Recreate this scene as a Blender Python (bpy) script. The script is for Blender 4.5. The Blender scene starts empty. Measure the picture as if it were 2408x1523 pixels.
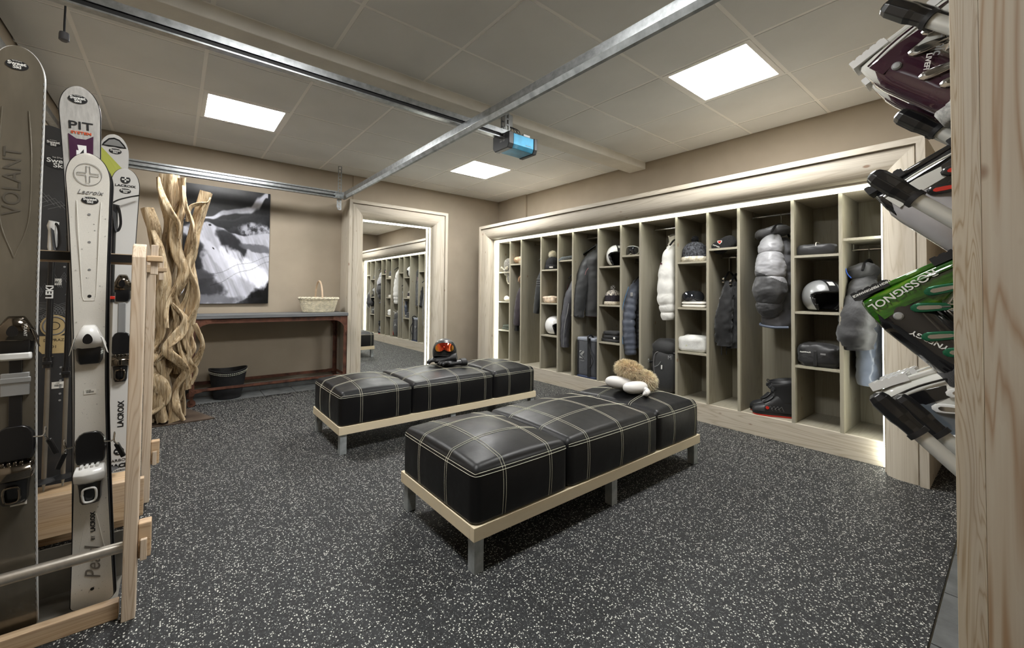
import bpy, bmesh, math, random
from mathutils import Vector, Matrix, noise
PI = math.pi
R = math.radians
random.seed(7)
scene = bpy.context.scene
COL = scene.collection

# ------------------------------------------------------------------ camera
f_px, cx, cy = 967.05, 1168.07, 667.61
yaw, pitch, roll = 0.66408, 0.023225, 0.010698
cd = bpy.data.cameras.new('camera'); cam = bpy.data.objects.new('camera', cd); COL.objects.link(cam)
cd.sensor_fit = 'HORIZONTAL'; cd.sensor_width = 36.0
cd.lens = 36.0 * f_px / 2408
cd.shift_x = (1204 - cx) / 2408
cd.shift_y = (cy - 761.5) / 2408
cd.clip_start = 0.02
Fv = Vector((math.sin(yaw) * math.cos(pitch), math.cos(yaw) * math.cos(pitch), math.sin(pitch)))
R0 = Vector((math.cos(yaw), -math.sin(yaw), 0)); U0 = R0.cross(Fv)
Rv = R0 * math.cos(roll) + U0 * math.sin(roll); Uv = U0 * math.cos(roll) - R0 * math.sin(roll)
M = Matrix((Rv, Uv, -Fv)).transposed().to_4x4(); M.translation = Vector((0, 0, 1.113))
cam.matrix_world = M
scene.camera = cam

# ------------------------------------------------------------------ world, exposure
w = bpy.data.worlds.new('world'); scene.world = w; w.use_nodes = True
w.node_tree.nodes['Background'].inputs[0].default_value = (0.9, 0.95, 1, 1)
w.node_tree.nodes['Background'].inputs[1].default_value = 0.15
scene.view_settings.view_transform = 'Standard'; scene.view_settings.look = 'None'
scene.view_settings.exposure = 0.80; scene.view_settings.gamma = 1.0
scene.view_settings.use_curve_mapping = False
PANEL = 36.0
LED = 8.0        # emission of the led strips
cyc = scene.cycles
cyc.max_bounces = 8; cyc.diffuse_bounces = 4; cyc.glossy_bounces = 4; cyc.transmission_bounces = 4
cyc.sample_clamp_indirect = 6.0; cyc.caustics_reflective = False; cyc.caustics_refractive = False

# ------------------------------------------------------------------ materials
def srgb(c):
    return tuple(((v / 255) / 12.92 if v / 255 <= 0.04045 else ((v / 255 + 0.055) / 1.055) ** 2.4) for v in c) + (1.0,)
class NT:
    def __init__(s, name):
        s.m = bpy.data.materials.new(name); s.m.use_nodes = True
        s.t = s.m.node_tree; s.n = s.t.nodes; s.b = s.n['Principled BSDF']
    def node(s, typ, **kw):
        nd = s.n.new(typ)
        for k, v in kw.items():
            if k in nd.inputs: nd.inputs[k].default_value = v
            else: setattr(nd, k, v)
        return nd
    def link(s, a, b): s.t.links.new(a, b)
    def coords(s, scale=(1, 1, 1), kind='Object', rot=(0, 0, 0)):
        c = s.node('ShaderNodeTexCoord'); mp = s.node('ShaderNodeMapping')
        mp.inputs['Scale'].default_value = scale; mp.inputs['Rotation'].default_value = rot
        s.link(c.outputs[kind], mp.inputs['Vector']); return mp.outputs['Vector']
    def noise(s, vec, scale, detail=4, rough=0.55, dist=0.0):
        n = s.node('ShaderNodeTexNoise'); n.inputs['Scale'].default_value = scale
        n.inputs['Detail'].default_value = detail; n.inputs['Roughness'].default_value = rough
        n.inputs['Distortion'].default_value = dist
        if vec is not None: s.link(vec, n.inputs['Vector'])
        return n.outputs['Fac']
    def ramp(s, fac, stops):
        r = s.node('ShaderNodeValToRGB'); e = r.color_ramp.elements
        while len(e) < len(stops): e.new(0.5)
        for el, (p, c) in zip(e, stops): el.position = p; el.color = c if len(c) == 4 else tuple(c) + (1,)
        s.link(fac, r.inputs[0]); return r.outputs[0]
    def mix(s, fac, a, b, mode='MIX'):
        x = s.node('ShaderNodeMix', data_type='RGBA', blend_type=mode)
        for i, v in ((0, fac), (6, a), (7, b)):
            if isinstance(v, (int, float)): x.inputs[i].default_value = v
            elif isinstance(v, tuple): x.inputs[i].default_value = v
            else: s.link(v, x.inputs[i])
        return x.outputs[2]
    def math(s, op, a, b=0.0):
        x = s.node('ShaderNodeMath', operation=op)
        for i, v in ((0, a), (1, b)):
            if isinstance(v, (int, float)): x.inputs[i].default_value = v
            else: s.link(v, x.inputs[i])
        return x.outputs[0]
    def bump(s, h, strength=0.3, dist=0.002):
        b = s.node('ShaderNodeBump'); b.inputs['Strength'].default_value = strength; b.inputs['Distance'].default_value = dist
        s.link(h, b.inputs['Height']); s.link(b.outputs[0], s.b.inputs['Normal'])
def plain(name, rgb, rough=0.5, metal=0.0, coat=0.0, spec=0.5, var=0.06, sc=8.0, bump=0.0, bsc=60, sheen=0.0, stretch=(1, 1, 1)):
    t = NT(name); c = srgb(rgb)
    v = t.coords(stretch)
    n = t.noise(v, sc)
    lo = tuple(x * (1 - var * 2) for x in c[:3]) + (1,); hi = tuple(min(1, x * (1 + var * 2)) for x in c[:3]) + (1,)
    t.link(t.ramp(n, [(0.3, lo), (0.7, hi)]), t.b.inputs['Base Color'])
    t.b.inputs['Roughness'].default_value = rough; t.b.inputs['Metallic'].default_value = metal
    t.b.inputs['Coat Weight'].default_value = coat; t.b.inputs['Specular IOR Level'].default_value = spec
    t.b.inputs['Sheen Weight'].default_value = sheen
    if bump: t.bump(t.noise(v, bsc, 6), bump)
    return t.m
def emis(name, rgb, strength):
    t = NT(name); t.b.inputs['Base Color'].default_value = (0.8, 0.8, 0.8, 1)
    t.b.inputs['Emission Color'].default_value = rgb + (1,); t.b.inputs['Emission Strength'].default_value = strength
    return t.m
def wood(name, axis, base, line, knot=(120, 84, 58), scale=1.0, contrast=0.55, knots=True, rough=0.6):
    # axis = grain direction; planks differ through the object position
    t = NT(name)
    st = [10.0 * scale] * 3; st[axis] = 0.55 * scale
    tc = t.node('ShaderNodeTexCoord'); oi = t.node('ShaderNodeObjectInfo')
    add = t.node('ShaderNodeVectorMath', operation='ADD')
    mul = t.node('ShaderNodeVectorMath', operation='SCALE'); mul.inputs['Scale'].default_value = 3.0
    cmb = t.node('ShaderNodeCombineXYZ')
    for k in range(3): t.link(oi.outputs['Random'], cmb.inputs[k])
    t.link(cmb.outputs[0], mul.inputs[0]); t.link(tc.outputs['Object'], add.inputs[0]); t.link(mul.outputs[0], add.inputs[1])
    mp = t.node('ShaderNodeMapping'); mp.inputs['Scale'].default_value = st; t.link(add.outputs[0], mp.inputs['Vector'])
    big = t.noise(mp.outputs[0], 1.0, 2, 0.4, 0.9)
    rings = t.math('FRACT', t.math('MULTIPLY', big, 13.0))
    rings = t.math('ABSOLUTE', t.math('SUBTRACT', rings, 0.35))
    mp2 = t.node('ShaderNodeMapping'); s2 = [140.0] * 3; s2[axis] = 3.0; mp2.inputs['Scale'].default_value = s2
    t.link(add.outputs[0], mp2.inputs['Vector'])
    fine = t.noise(mp2.outputs[0], 1.0, 3, 0.6)
    b, l = srgb(base), srgb(line)
    col = t.ramp(rings, [(0.0, l), (0.22, tuple(b[i] * 0.85 + l[i] * 0.15 for i in range(3)) + (1,)), (0.5, b)])
    drift = t.noise(mp.outputs[0], .55, 2)
    gcol = (sum(b[:3]) / 3 * .80,) * 3 + (1,)
    col = t.mix(t.math('MULTIPLY', t.ramp(drift, [(.42, (0, 0, 0)), (.62, (1, 1, 1))]), .35), col, gcol)
    mid = tuple((b[i] + l[i]) / 2 for i in range(3)) + (1,)
    col = t.mix(1 - contrast, col, mid)
    col = t.mix(0.18, col, t.ramp(fine, [(0.3, l), (0.75, b)]))
    if knots:
        mp3 = t.node('ShaderNodeMapping'); s3 = [6.5] * 3; s3[axis] = 3.2; mp3.inputs['Scale'].default_value = s3
        t.link(add.outputs[0], mp3.inputs['Vector'])
        vo = t.node('ShaderNodeTexVoronoi'); vo.inputs['Scale'].default_value = 1.0; t.link(mp3.outputs[0], vo.inputs['Vector'])
        kf = t.ramp(vo.outputs['Distance'], [(0.04, (1, 1, 1)), (0.075, (0, 0, 0))])
        col = t.mix(t.math('MULTIPLY', kf, 0.75), col, srgb(knot))
    t.link(col, t.b.inputs['Base Color']); t.b.inputs['Roughness'].default_value = rough
    t.bump(fine, 0.12, 0.001)
    return t.m

BW, BL = (204, 196, 180), (160, 147, 126)
M_woodZ = wood('bleached_pine_upright', 2, BW, BL)
M_woodY = wood('bleached_pine_lengthwise', 1, BW, BL)
M_woodX = wood('bleached_pine_crosswise', 0, BW, BL)
M_lockZ = wood('locker_board', 2, (168, 162, 144), (136, 130, 113), scale=0.9, contrast=0.4)
M_lockY = wood('locker_shelf_board', 0, (174, 168, 150), (142, 136, 118), contrast=0.4)
M_pillar = wood('pillar_pine', 2, (204, 193, 172), (158, 122, 82), contrast=0.92, scale=1.25)
M_pillar2 = wood('pillar_pine_straight_grain', 2, (208, 197, 176), (160, 134, 100), contrast=0.8, scale=4.0, knots=False)
M_rackZ = wood('rack_larch_upright', 2, (226, 210, 188), (180, 152, 122), contrast=0.6, scale=2.2, knots=False)
M_rackX = wood('rack_larch_lengthwise', 0, (214, 188, 152), (164, 128, 92), contrast=0.6, scale=1.6, knots=False)
M_beech = wood('beech_frame', 0, (238, 224, 194), (228, 211, 178), contrast=0.4, scale=2.0, knots=False)
M_wall = plain('taupe_plaster', (163, 151, 134), 0.85, var=0.03, sc=3, bump=0.12, bsc=90)
M_ceil = plain('ceiling_tile', (230, 231, 230), 0.9, var=0.02, sc=2, bump=0.25, bsc=260)
M_grid = plain('ceiling_grid_white', (252, 251, 248), 0.5, var=0.01)
M_beam = plain('painted_concrete', (228, 225, 217), 0.9, var=0.03, sc=5, bump=0.6, bsc=30)
M_galv = plain('galvanised_steel', (176, 180, 182), 0.3, 0.9, var=0.12, sc=30, stretch=(1, 1, 1))
M_galv2 = plain('galvanised_leg', (172, 178, 180), 0.42, 0.35, var=0.15, sc=18)
M_dark = plain('black_slot', (16, 16, 17), 0.6)
M_steel = plain('brushed_stainless', (206, 200, 190), 0.34, 0.85, var=0.06, sc=60)
M_rust = plain('rusty_iron', (92, 58, 44), 0.65, 0.35, var=0.28, sc=14, bump=0.2)
M_slate = plain('grey_table_slab', (100, 102, 104), 0.5, var=0.14, sc=9, bump=0.15, stretch=(0.3, 3, 3))
M_sheet = plain('tray_sheet_metal', (128, 124, 116), 0.38, 0.8, var=0.14, sc=7)
M_blacksteel = plain('black_steel', (44, 42, 40), 0.45, 0.6)
M_tile = plain('dark_slate_tile', (84, 86, 86), 0.5, var=0.16, sc=12, bump=0.2)
M_grout = plain('pale_grout', (178, 176, 168), 0.9)
M_rubber = plain('black_rubber', (24, 24, 26), 0.55, var=0.15, sc=30)
M_blackpl = plain('black_plastic', (20, 20, 22), 0.28, coat=0.3)
M_whitepl = plain('white_plastic', (226, 226, 224), 0.22, coat=0.5, var=0.01)
M_chrome = plain('chrome', (200, 198, 194), 0.12, 1.0, var=0.02)
M_silver = plain('silver_paint', (172, 174, 175), 0.3, 0.5, coat=0.4, var=0.02)
M_red = plain('red_plastic', (196, 44, 30), 0.35, coat=0.3)
M_alu = plain('aluminium_tube', (204, 204, 198), 0.38, 0.35, var=0.02)
M_paper = plain('white_label', (226, 224, 216), 0.7, var=0.01)
M_ink = plain('black_ink', (18, 18, 20), 0.6)
M_inkw = plain('white_ink', (222, 222, 218), 0.6, var=0.01)
M_grey = plain('grey_ink', (122, 122, 122), 0.6)

# speckled rubber floor
def floor_mat():
    t = NT('speckled_rubber_floor')
    v = t.coords(); geo = t.node('ShaderNodeNewGeometry')
    vv = geo.outputs['Position']
    def specks(sc, thr, rad):
        vo = t.node('ShaderNodeTexVoronoi'); vo.inputs['Scale'].default_value = sc; t.link(vv, vo.inputs['Vector'])
        sep = t.node('ShaderNodeSeparateColor'); t.link(vo.outputs['Color'], sep.inputs[0])
        a = t.math('GREATER_THAN', sep.outputs[0], thr)
        b = t.math('LESS_THAN', vo.outputs['Distance'], rad)
        return t.math('MULTIPLY', a, b)
    s1 = specks(165, 0.76, 0.42); s2 = specks(290, 0.85, 0.44)
    base = t.ramp(t.noise(vv, 70, 3), [(0.3, srgb((20, 21, 22))), (0.75, srgb((42, 44, 46)))])
    col = t.mix(t.math('MULTIPLY', s2, 0.8), base, srgb((136, 138, 136)))
    col = t.mix(s1, col, srgb((212, 212, 204)))
    # perforation: rows of small dark pits running away from the viewer
    sp = t.node('ShaderNodeSeparateXYZ'); t.link(vv, sp.inputs[0])
    px = t.math('FRACT', t.math('MULTIPLY', sp.outputs[0], 26.0)); py = t.math('FRACT', t.math('MULTIPLY', sp.outputs[1], 52.0))
    dx = t.math('MULTIPLY', t.math('SUBTRACT', px, 0.5), 2.0); dy = t.math('SUBTRACT', py, 0.5)
    d = t.math('SQRT', t.math('ADD', t.math('MULTIPLY', dx, dx), t.math('MULTIPLY', dy, dy)))
    pit = t.math('LESS_THAN', d, 0.24)
    col = t.mix(t.math('MULTIPLY', pit, 0.75), col, srgb((12, 12, 13)))
    t.link(col, t.b.inputs['Base Color']); t.b.inputs['Roughness'].default_value = 0.62
    t.b.inputs['Specular IOR Level'].default_value = 0.35
    t.bump(t.noise(vv, 240, 3), 0.5, 0.002)
    return t.m
M_floor = floor_mat()
def leather():
    t = NT('black_leather'); v = t.coords()
    t.b.inputs['Base Color'].default_value = srgb((15, 15, 17)); t.b.inputs['Roughness'].default_value = 0.36
    n = t.noise(v, 220, 5); n2 = t.noise(v, 9, 3)
    t.link(t.ramp(n2, [(0.3, (0.36, 0.36, 0.36)), (0.7, (0.5, 0.5, 0.5))]), t.b.inputs['Roughness'])
    t.bump(t.math('ADD', t.math('MULTIPLY', n, 0.4), t.math('MULTIPLY', n2, 4.0)), 0.25, 0.002)
    t.b.inputs['Specular IOR Level'].default_value = 0.36
    return t.m
M_leather = leather()
M_stitch = plain('cream_stitching', (198, 196, 178), 0.7)
def vine_mat():
    t = NT('bleached_vine'); v = t.coords((30, 30, 2.6))
    n = t.noise(v, 1.6, 6, 0.65, 1.2)
    t.link(t.ramp(n, [(0.34, srgb((120, 96, 70))), (0.46, srgb((196, 170, 132))), (0.68, srgb((232, 216, 186)))]), t.b.inputs['Base Color'])
    t.b.inputs['Roughness'].default_value = 0.75; t.bump(n, 1.0, 0.02)
    return t.m
M_vine = vine_mat()
def fabric(name, rgb, rough=0.8, sc=40, b=0.4, var=0.12, sheen=0.2):
    return plain(name, rgb, rough, var=var, sc=6, bump=b, bsc=sc, sheen=sheen)
def puffy(name, rgb, gloss=0.42):
    t = NT(name); v = t.coords(); c = srgb(rgb)
    n = t.noise(v, 9, 3, 0.5, .6)
    t.link(t.ramp(n, [(0.3, tuple(x * 0.82 for x in c[:3]) + (1,)), (0.7, c)]), t.b.inputs['Base Color'])
    t.b.inputs['Roughness'].default_value = gloss; t.b.inputs['Sheen Weight'].default_value = 0.2
    t.bump(n, 0.7, 0.012); return t.m

# ------------------------------------------------------------------ mesh builder
class MB:
    def __init__(s): s.v = []; s.f = []; s.mi = []
    def add(s, vs, fs, mi=0):
        o = len(s.v); s.v += [Vector(p) for p in vs]
        for q in fs: s.f.append([i + o for i in q]); s.mi.append(mi)
        return s
    def box(s, a, b, mi=0, mat=None):
        x0, y0, z0 = a; x1, y1, z1 = b
        p = [Vector(c) for c in ((x0, y0, z0), (x1, y0, z0), (x1, y1, z0), (x0, y1, z0), (x0, y0, z1), (x1, y0, z1), (x1, y1, z1), (x0, y1, z1))]
        if mat: p = [mat @ q for q in p]
        return s.add(p, [(3, 2, 1, 0), (4, 5, 6, 7), (0, 1, 5, 4), (1, 2, 6, 5), (2, 3, 7, 6), (3, 0, 4, 7)], mi)
    def loft(s, rings, mi=0, closed=True, cap=True):
        n = len(rings[0]); o = len(s.v)
        for r in rings: s.v += [Vector(p) for p in r]
        for k in range(len(rings) - 1):
            for i in range(n if closed else n - 1):
                j = (i + 1) % n
                s.f.append([o + k * n + i, o + k * n + j, o + (k + 1) * n + j, o + (k + 1) * n + i]); s.mi.append(mi)
        if cap:
            s.f.append([o + i for i in reversed(range(n))]); s.mi.append(mi)
            s.f.append([o + (len(rings) - 1) * n + i for i in range(n)]); s.mi.append(mi)
        return s
    def tube(s, pts, r, seg=10, mi=0, cap=True, flat=1.0, twist=0.0, ph=0.0):
        pts = [Vector(p) for p in pts]; n = len(pts); rings = []; up = None
        for k, p in enumerate(pts):
            t = (pts[min(k + 1, n - 1)] - pts[max(k - 1, 0)]).normalized()
            if up is None:
                up = Vector((0, 0, 1)) if abs(t.z) < 0.9 else Vector((1, 0, 0))
            a = (up - t * up.dot(t)).normalized(); up = a; b = t.cross(a)
            rr = r[k] if isinstance(r, (list, tuple)) else r
            th = ph + twist * k / max(1, n - 1)
            a2 = a * math.cos(th) + b * math.sin(th); b2 = b * math.cos(th) - a * math.sin(th)
            rings.append([p + a2 * rr * math.cos(2 * PI * i / seg) + b2 * rr * flat * math.sin(2 * PI * i / seg) for i in range(seg)])
        return s.loft(rings, mi, True, cap)
    def cyl(s, a, b, r, seg=16, mi=0, r2=None): return s.tube([a, b], [r, r if r2 is None else r2], seg, mi)
    def lathe(s, c, prof, seg=28, mi=0, sx=1, sy=1, cap=True):
        return s.loft([[Vector((c[0] + r * sx * math.cos(2 * PI * i / seg), c[1] + r * sy * math.sin(2 * PI * i / seg), c[2] + z)) for i in range(seg)] for r, z in prof], mi, True, cap)
    def ell(s, c, r, seg=16, mi=0, mat=None):
        rings = []; h = seg // 2
        for k in range(1, h):
            th = PI * k / h
            ring = [Vector((r[0] * math.sin(th) * math.cos(2 * PI * i / seg), r[1] * math.sin(th) * math.sin(2 * PI * i / seg), -r[2] * math.cos(th))) for i in range(seg)]
            if mat: ring = [mat @ q for q in ring]
            rings.append([q + Vector(c) for q in ring])
        return s.loft(rings, mi)
    def prism(s, poly, axis, a, b, mi=0):
        # poly = 2D points; axis = extrusion axis
        def P(q, d):
            l = list(q); l.insert(axis, d); return l
        return s.loft([[P(q, a) for q in poly], [P(q, b) for q in poly]], mi)
    def xf(s, m):
        s.v = [m @ p for p in s.v]; return s
    def mesh(s, name, mats, smooth=True, ang=35):
        me = bpy.data.meshes.new(name)
        me.from_pydata([tuple(p) for p in s.v], [], s.f)
        if not isinstance(mats, (list, tuple)): mats = [mats]
        for m in mats: me.materials.append(m)
        me.polygons.foreach_set('material_index', s.mi)
        bm = bmesh.new(); bm.from_mesh(me); bmesh.ops.recalc_face_normals(bm, faces=bm.faces); bm.to_mesh(me); bm.free()
        if smooth:
            me.shade_smooth(); me.set_sharp_from_angle(angle=R(ang))
        return me
    def build(s, name, mats, parent=None, bevel=0, smooth=True, ang=35, sub=0, world=False, label=None):
        if world and parent is not None:
            wl = wloc(parent); s.v = [p - wl for p in s.v]
        o = bpy.data.objects.new(name, s.mesh(name, mats, smooth, ang)); COL.objects.link(o)
        if parent is not None: o.parent = parent
        if bevel:
            b = o.modifiers.new('bevel', 'BEVEL'); b.width = bevel; b.segments = 2; b.limit_method = 'ANGLE'; b.angle_limit = R(40)
        if sub:
            m = o.modifiers.new('sub', 'SUBSURF'); m.levels = sub; m.render_levels = sub
        if label: o['label'] = label
        return o
def wloc(o):
    v = Vector((0, 0, 0))
    while o is not None: v += o.location; o = o.parent
    return v
def thing(name, label, cat, loc=(0, 0, 0), rot=(0, 0, 0), group=None, mat=None):
    o = bpy.data.objects.new(name, None); COL.objects.link(o); o.empty_display_size = 0.05
    if mat is not None: o.matrix_world = mat
    else: o.location = loc; o.rotation_euler = rot
    o['label'] = label; o['category'] = cat
    if group: o['group'] = group
    return o
def tag(o, label, cat, group=None):
    o['label'] = label; o['category'] = cat
    if group: o['group'] = group
    return o
def struct(o): o['kind'] = 'structure'; return o
def copy_part(src, parent, loc=None):
    c = src.copy(); COL.objects.link(c); c.parent = parent
    if loc is not None: c.location = loc
    return c
def spline(pts, n=8):
    pts = [Vector(p) for p in pts]; P = [pts[0] * 2 - pts[1]] + pts + [pts[-1] * 2 - pts[-2]]; out = []
    for i in range(1, len(P) - 2):
        for k in range(n):
            t = k / n; a, b, c, d = P[i - 1], P[i], P[i + 1], P[i + 2]
            out.append(0.5 * ((2 * b) + (c - a) * t + (2 * a - 5 * b + 4 * c - d) * t * t + (3 * b - a - 3 * c + d) * t ** 3))
    out.append(pts[-1]); return out
def lerp(a, b, t): return a + (b - a) * t
def interp(tab, x):
    if x <= tab[0][0]: return tab[0][1:]
    for p, q in zip(tab, tab[1:]):
        if x <= q[0]:
            t = (x - p[0]) / (q[0] - p[0]); t = t * t * (3 - 2 * t) if False else t
            return tuple(lerp(a, b, t) for a, b in zip(p[1:], q[1:]))
    return tab[-1][1:]
def text(s, size, m, parent, mat, name='lettering', bold=0.0, shear=0.0, sx=1.0, ext=0.0004):
    c = bpy.data.curves.new('txt', 'FONT'); c.body = s; c.size = size; c.align_x = 'CENTER'; c.align_y = 'CENTER'
    c.offset = bold; c.shear = shear; c.extrude = ext; c.resolution_u = 3
    o = bpy.data.objects.new('txt', c); COL.objects.link(o)
    bpy.context.view_layer.update()
    me = bpy.data.meshes.new_from_object(o.evaluated_get(bpy.context.evaluated_depsgraph_get()))
    bpy.data.objects.remove(o); bpy.data.curves.remove(c)
    me.transform(m @ Matrix.Diagonal((sx, 1, 1, 1))); me.materials.clear(); me.materials.append(mat)
    r = bpy.data.objects.new(name, me); COL.objects.link(r); r.parent = parent
    return r
def strokes(n, w_, h_, m, parent, mat, r_=.0006, sd=1, name='woven_logo'):
    # small logo too blurred to read: a row of joined pen strokes
    q = random.Random(sd); P = [m @ Vector((lerp(-w_ / 2, w_ / 2, k / (n * 2)), (h_ / 2 if k % 2 else -h_ / 2) * q.uniform(.4, 1), 0)) for k in range(n * 2 + 1)]
    return MB().tube(spline(P, 3), r_, 5).build(name, mat, parent)
def frame(o, x, y):   # matrix with local x,y axes and origin
    x = Vector(x).normalized(); y = Vector(y).normalized(); z = x.cross(y)
    m = Matrix((x, y, z)).transposed().to_4x4(); m.translation = Vector(o); return m

XL, XR, YB, YN, YR, H = -0.81, 4.19, 5.33, -0.09, -1.7, 2.62
# ------------------------------------------------------------------ room shell
fl = struct(MB().box((XL - .3, YR - .2, -0.12), (XR + .2, YB + .2, -0.012)).build('floor', M_grout, bevel=0, smooth=False))
xs = [XL, -0.04, 1.20, 2.44, 3.70]; ys = [YR, -0.05, 0.2, 1.345, 2.6, 3.8, 4.99]
def slab(name, x0, x1, y0, y1, z0, z1, m, par, bev=0.0):
    return MB().box((x0, y0, z0), (x1, y1, z1)).build(name, m, par, bevel=bev, smooth=False)
for i in range(4):
    for j in range(6):
        x0, x1, y0, y1 = xs[i], xs[i + 1], ys[j], ys[j + 1]
        if j < 2 and i > 1: continue
        if j < 2 and i == 1: pass
        slab('rubber_sheet', x0 + .0008, x1 - .0008, y0 + .0008, y1 - .0008, -0.012, 0.0, M_floor, fl)
slab('rubber_sheet', 3.7008, XR, 0.2, 4.99, -0.012, -0.001, M_floor, fl)
# tile strips
for k in range(16):
    x0 = XL + 0.03 + k * 0.312
    if x0 > 4.1: break
    slab('floor_tile', x0 + .003, min(x0 + .309, XR), 4.995, YB - .012, -0.012, -0.002, M_tile, fl, 0.001)
for k in range(8):
    x0 = 1.205 + k * 0.375
    slab('floor_tile', x0 + .003, x0 + .372, YN + 0.0, 0.195, -0.012, -0.003, M_tile, fl, 0.001)

wb = struct(MB().box((XL - .1, YB, -0.1), (XR + .1, YB + .1, H + .1)).build('wall_back', M_wall, smooth=False))
wr = struct(MB().box((XR, YR, -0.1), (XR + .1, YB, H + .1)).build('wall_right', M_wall, smooth=False))
wl = struct(MB().box((XL - .1, YR, -0.1), (XL, YB, H + .1)).build('wall_left', M_wall, smooth=False))
wn = struct(MB().box((1.235, YN - .1, -0.1), (XR, YN, H + .1)).build('wall_near', M_wall, smooth=False))
wq = struct(MB().box((XL, YR - .1, -0.1), (XR, YR, H + .1)).build('wall_rear', M_wall, smooth=False))
# small steps in the back walls (pipe boxing)
struct(MB().box((1.79, YB - .012, 2.22), (1.9, YB, H)).build('trim_1', M_wall, smooth=False))
struct(MB().box((XR - .03, 4.62, 2.08), (XR, 5.05, H)).build('trim_2', M_wall, smooth=False))
bb = bpy.data.objects.new('baseboard_back', None); COL.objects.link(bb); bb['kind'] = 'structure'
for k in range(8):
    x0 = XL + 0.03 + k * 0.312
    slab('skirting_tile', x0 + .002, x0 + .31, YB - .012, YB - .001, 0.0, 0.085, M_tile, bb, 0.001)

# ceiling
ce = struct(MB().box((XL - .1, YR - .1, H + 0.03), (XR + .1, YB + .1, H + 0.12)).build('ceiling', M_beam, smooth=False))
gx = [-0.495 + 0.6205 * k for k in range(8)]
gy = [-1.4, -0.83, -0.23, 0.36, 0.955, 1.53, 2.12, 2.62, 3.165, 3.78, 4.38, 4.985]
lights = {(1, 9), (5, 9), (5, 4), (1, 4)}
bx = [XL] + gx + [XR]; by = [YR] + gy + [YB]
tilem = {}
for i in range(len(bx) - 1):
    for j in range(len(by) - 1):
        w_, d_ = bx[i + 1] - bx[i], by[j + 1] - by[j]
        if w_ < 0.03: continue
        if (i - 1, j - 1) in lights: continue
        key = (round(w_, 3), round(d_, 3))
        if key not in tilem:
            tilem[key] = MB().box((-w_ / 2 + .011, -d_ / 2 + .011, 0), (w_ / 2 - .011, d_ / 2 - .011, 0.015)).mesh('ceiling_tile', M_ceil, False)
        o = bpy.data.objects.new('ceiling_tile', tilem[key]); COL.objects.link(o); o.parent = ce
        o.location = ((bx[i] + bx[i + 1]) / 2, (by[j] + by[j + 1]) / 2, H + random.uniform(-.0015, .0015))
for x in gx: MB().box((x - .0135, YR, H + .003), (x + .0135, YB, H + .03)).build('grid_rail', M_grid, ce, smooth=False)
for y in gy: MB().box((XL, y - .0135, H + .0035), (XR, y + .0135, H + .0305)).build('grid_rail', M_grid, ce, smooth=False)
# beam under the ceiling
struct(MB().box((XL, 2.625, 2.545), (XR, 2.835, H + .02)).build('trim_3', M_beam, bevel=.006, smooth=False))

M_panel = emis('light_panel_diffuser', (1.0, 0.995, 0.975), PANEL)
names = {(1, 9): 'square white ceiling light panel near the back wall above the driftwood', (5, 9): 'square white ceiling light panel above the mirror and blue motor',
         (5, 4): 'square white ceiling light panel above the lockers, nearest of those in view', (1, 4): 'square white ceiling light panel above the ski rack'}
for (i, j), lb in names.items():
    x0, x1, y0, y1 = gx[i], gx[i + 1], gy[j], gy[j + 1]
    t = thing('ceiling_light', lb, 'ceiling light', ((x0 + x1) / 2, (y0 + y1) / 2, H), group='square ceiling lights')
    a, b = (x1 - x0) / 2 - .014, (y1 - y0) / 2 - .014
    fr = MB()
    for p, q in (((-a, -b), (a, -b + .03)), ((-a, b - .03), (a, b)), ((-a, -b + .03), (-a + .03, b - .03)), ((a - .03, -b + .03), (a, b - .03))):
        fr.box((p[0], p[1], -.002), (q[0], q[1], .012))
    fr.build('frame', M_grid, t, smooth=False)
    MB().box((-a + .03, -b + .03, .001), (a - .03, b - .03, .006)).build('diffuser', M_panel, t, smooth=False)

# ------------------------------------------------------------------ mouldings
prof = [(0.0, 0.0), (0.004, 0.03), (0.018, 0.055), (0.042, 0.074), (0.075, 0.086), (0.115, 0.092), (0.152, 0.094), (0.155, 0.082), (0.160, 0.082), (0.161, 0.11), (0.2, 0.11)]
def moulding(par, plane, inner0, inner1, ztop, depth_wall, axis, mz, mh, lbl=None):
    # frame around an opening; axis 0: frame lies in plane x=plane facing -x (runs along y); axis 1: plane y=plane facing -y (runs along x)
    def P(u, d, z):     # u along wall, d protrusion towards the room
        return (plane - d, u, z) if axis == 0 else (u, plane - d, z)
    back = -(depth_wall - plane)
    pr = prof + [(0.2, back), (0.0, back)]
    for u0, sgn in ((inner0, -1), (inner1, 1)):
        mb = MB(); mb.loft([[P(u0 + sgn * a, b, 0.0) for a, b in pr], [P(u0 + sgn * a, b, ztop + a) for a, b in pr]])
        mb.build('moulding_post', mz, par, world=True, ang=30)
    mb = MB(); mb.loft([[P(inner0 - a, b, ztop + a) for a, b in pr], [P(inner1 + a, b, ztop + a) for a, b in pr]])
    mb.build('moulding_rail', mh, par, world=True, ang=30)

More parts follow.
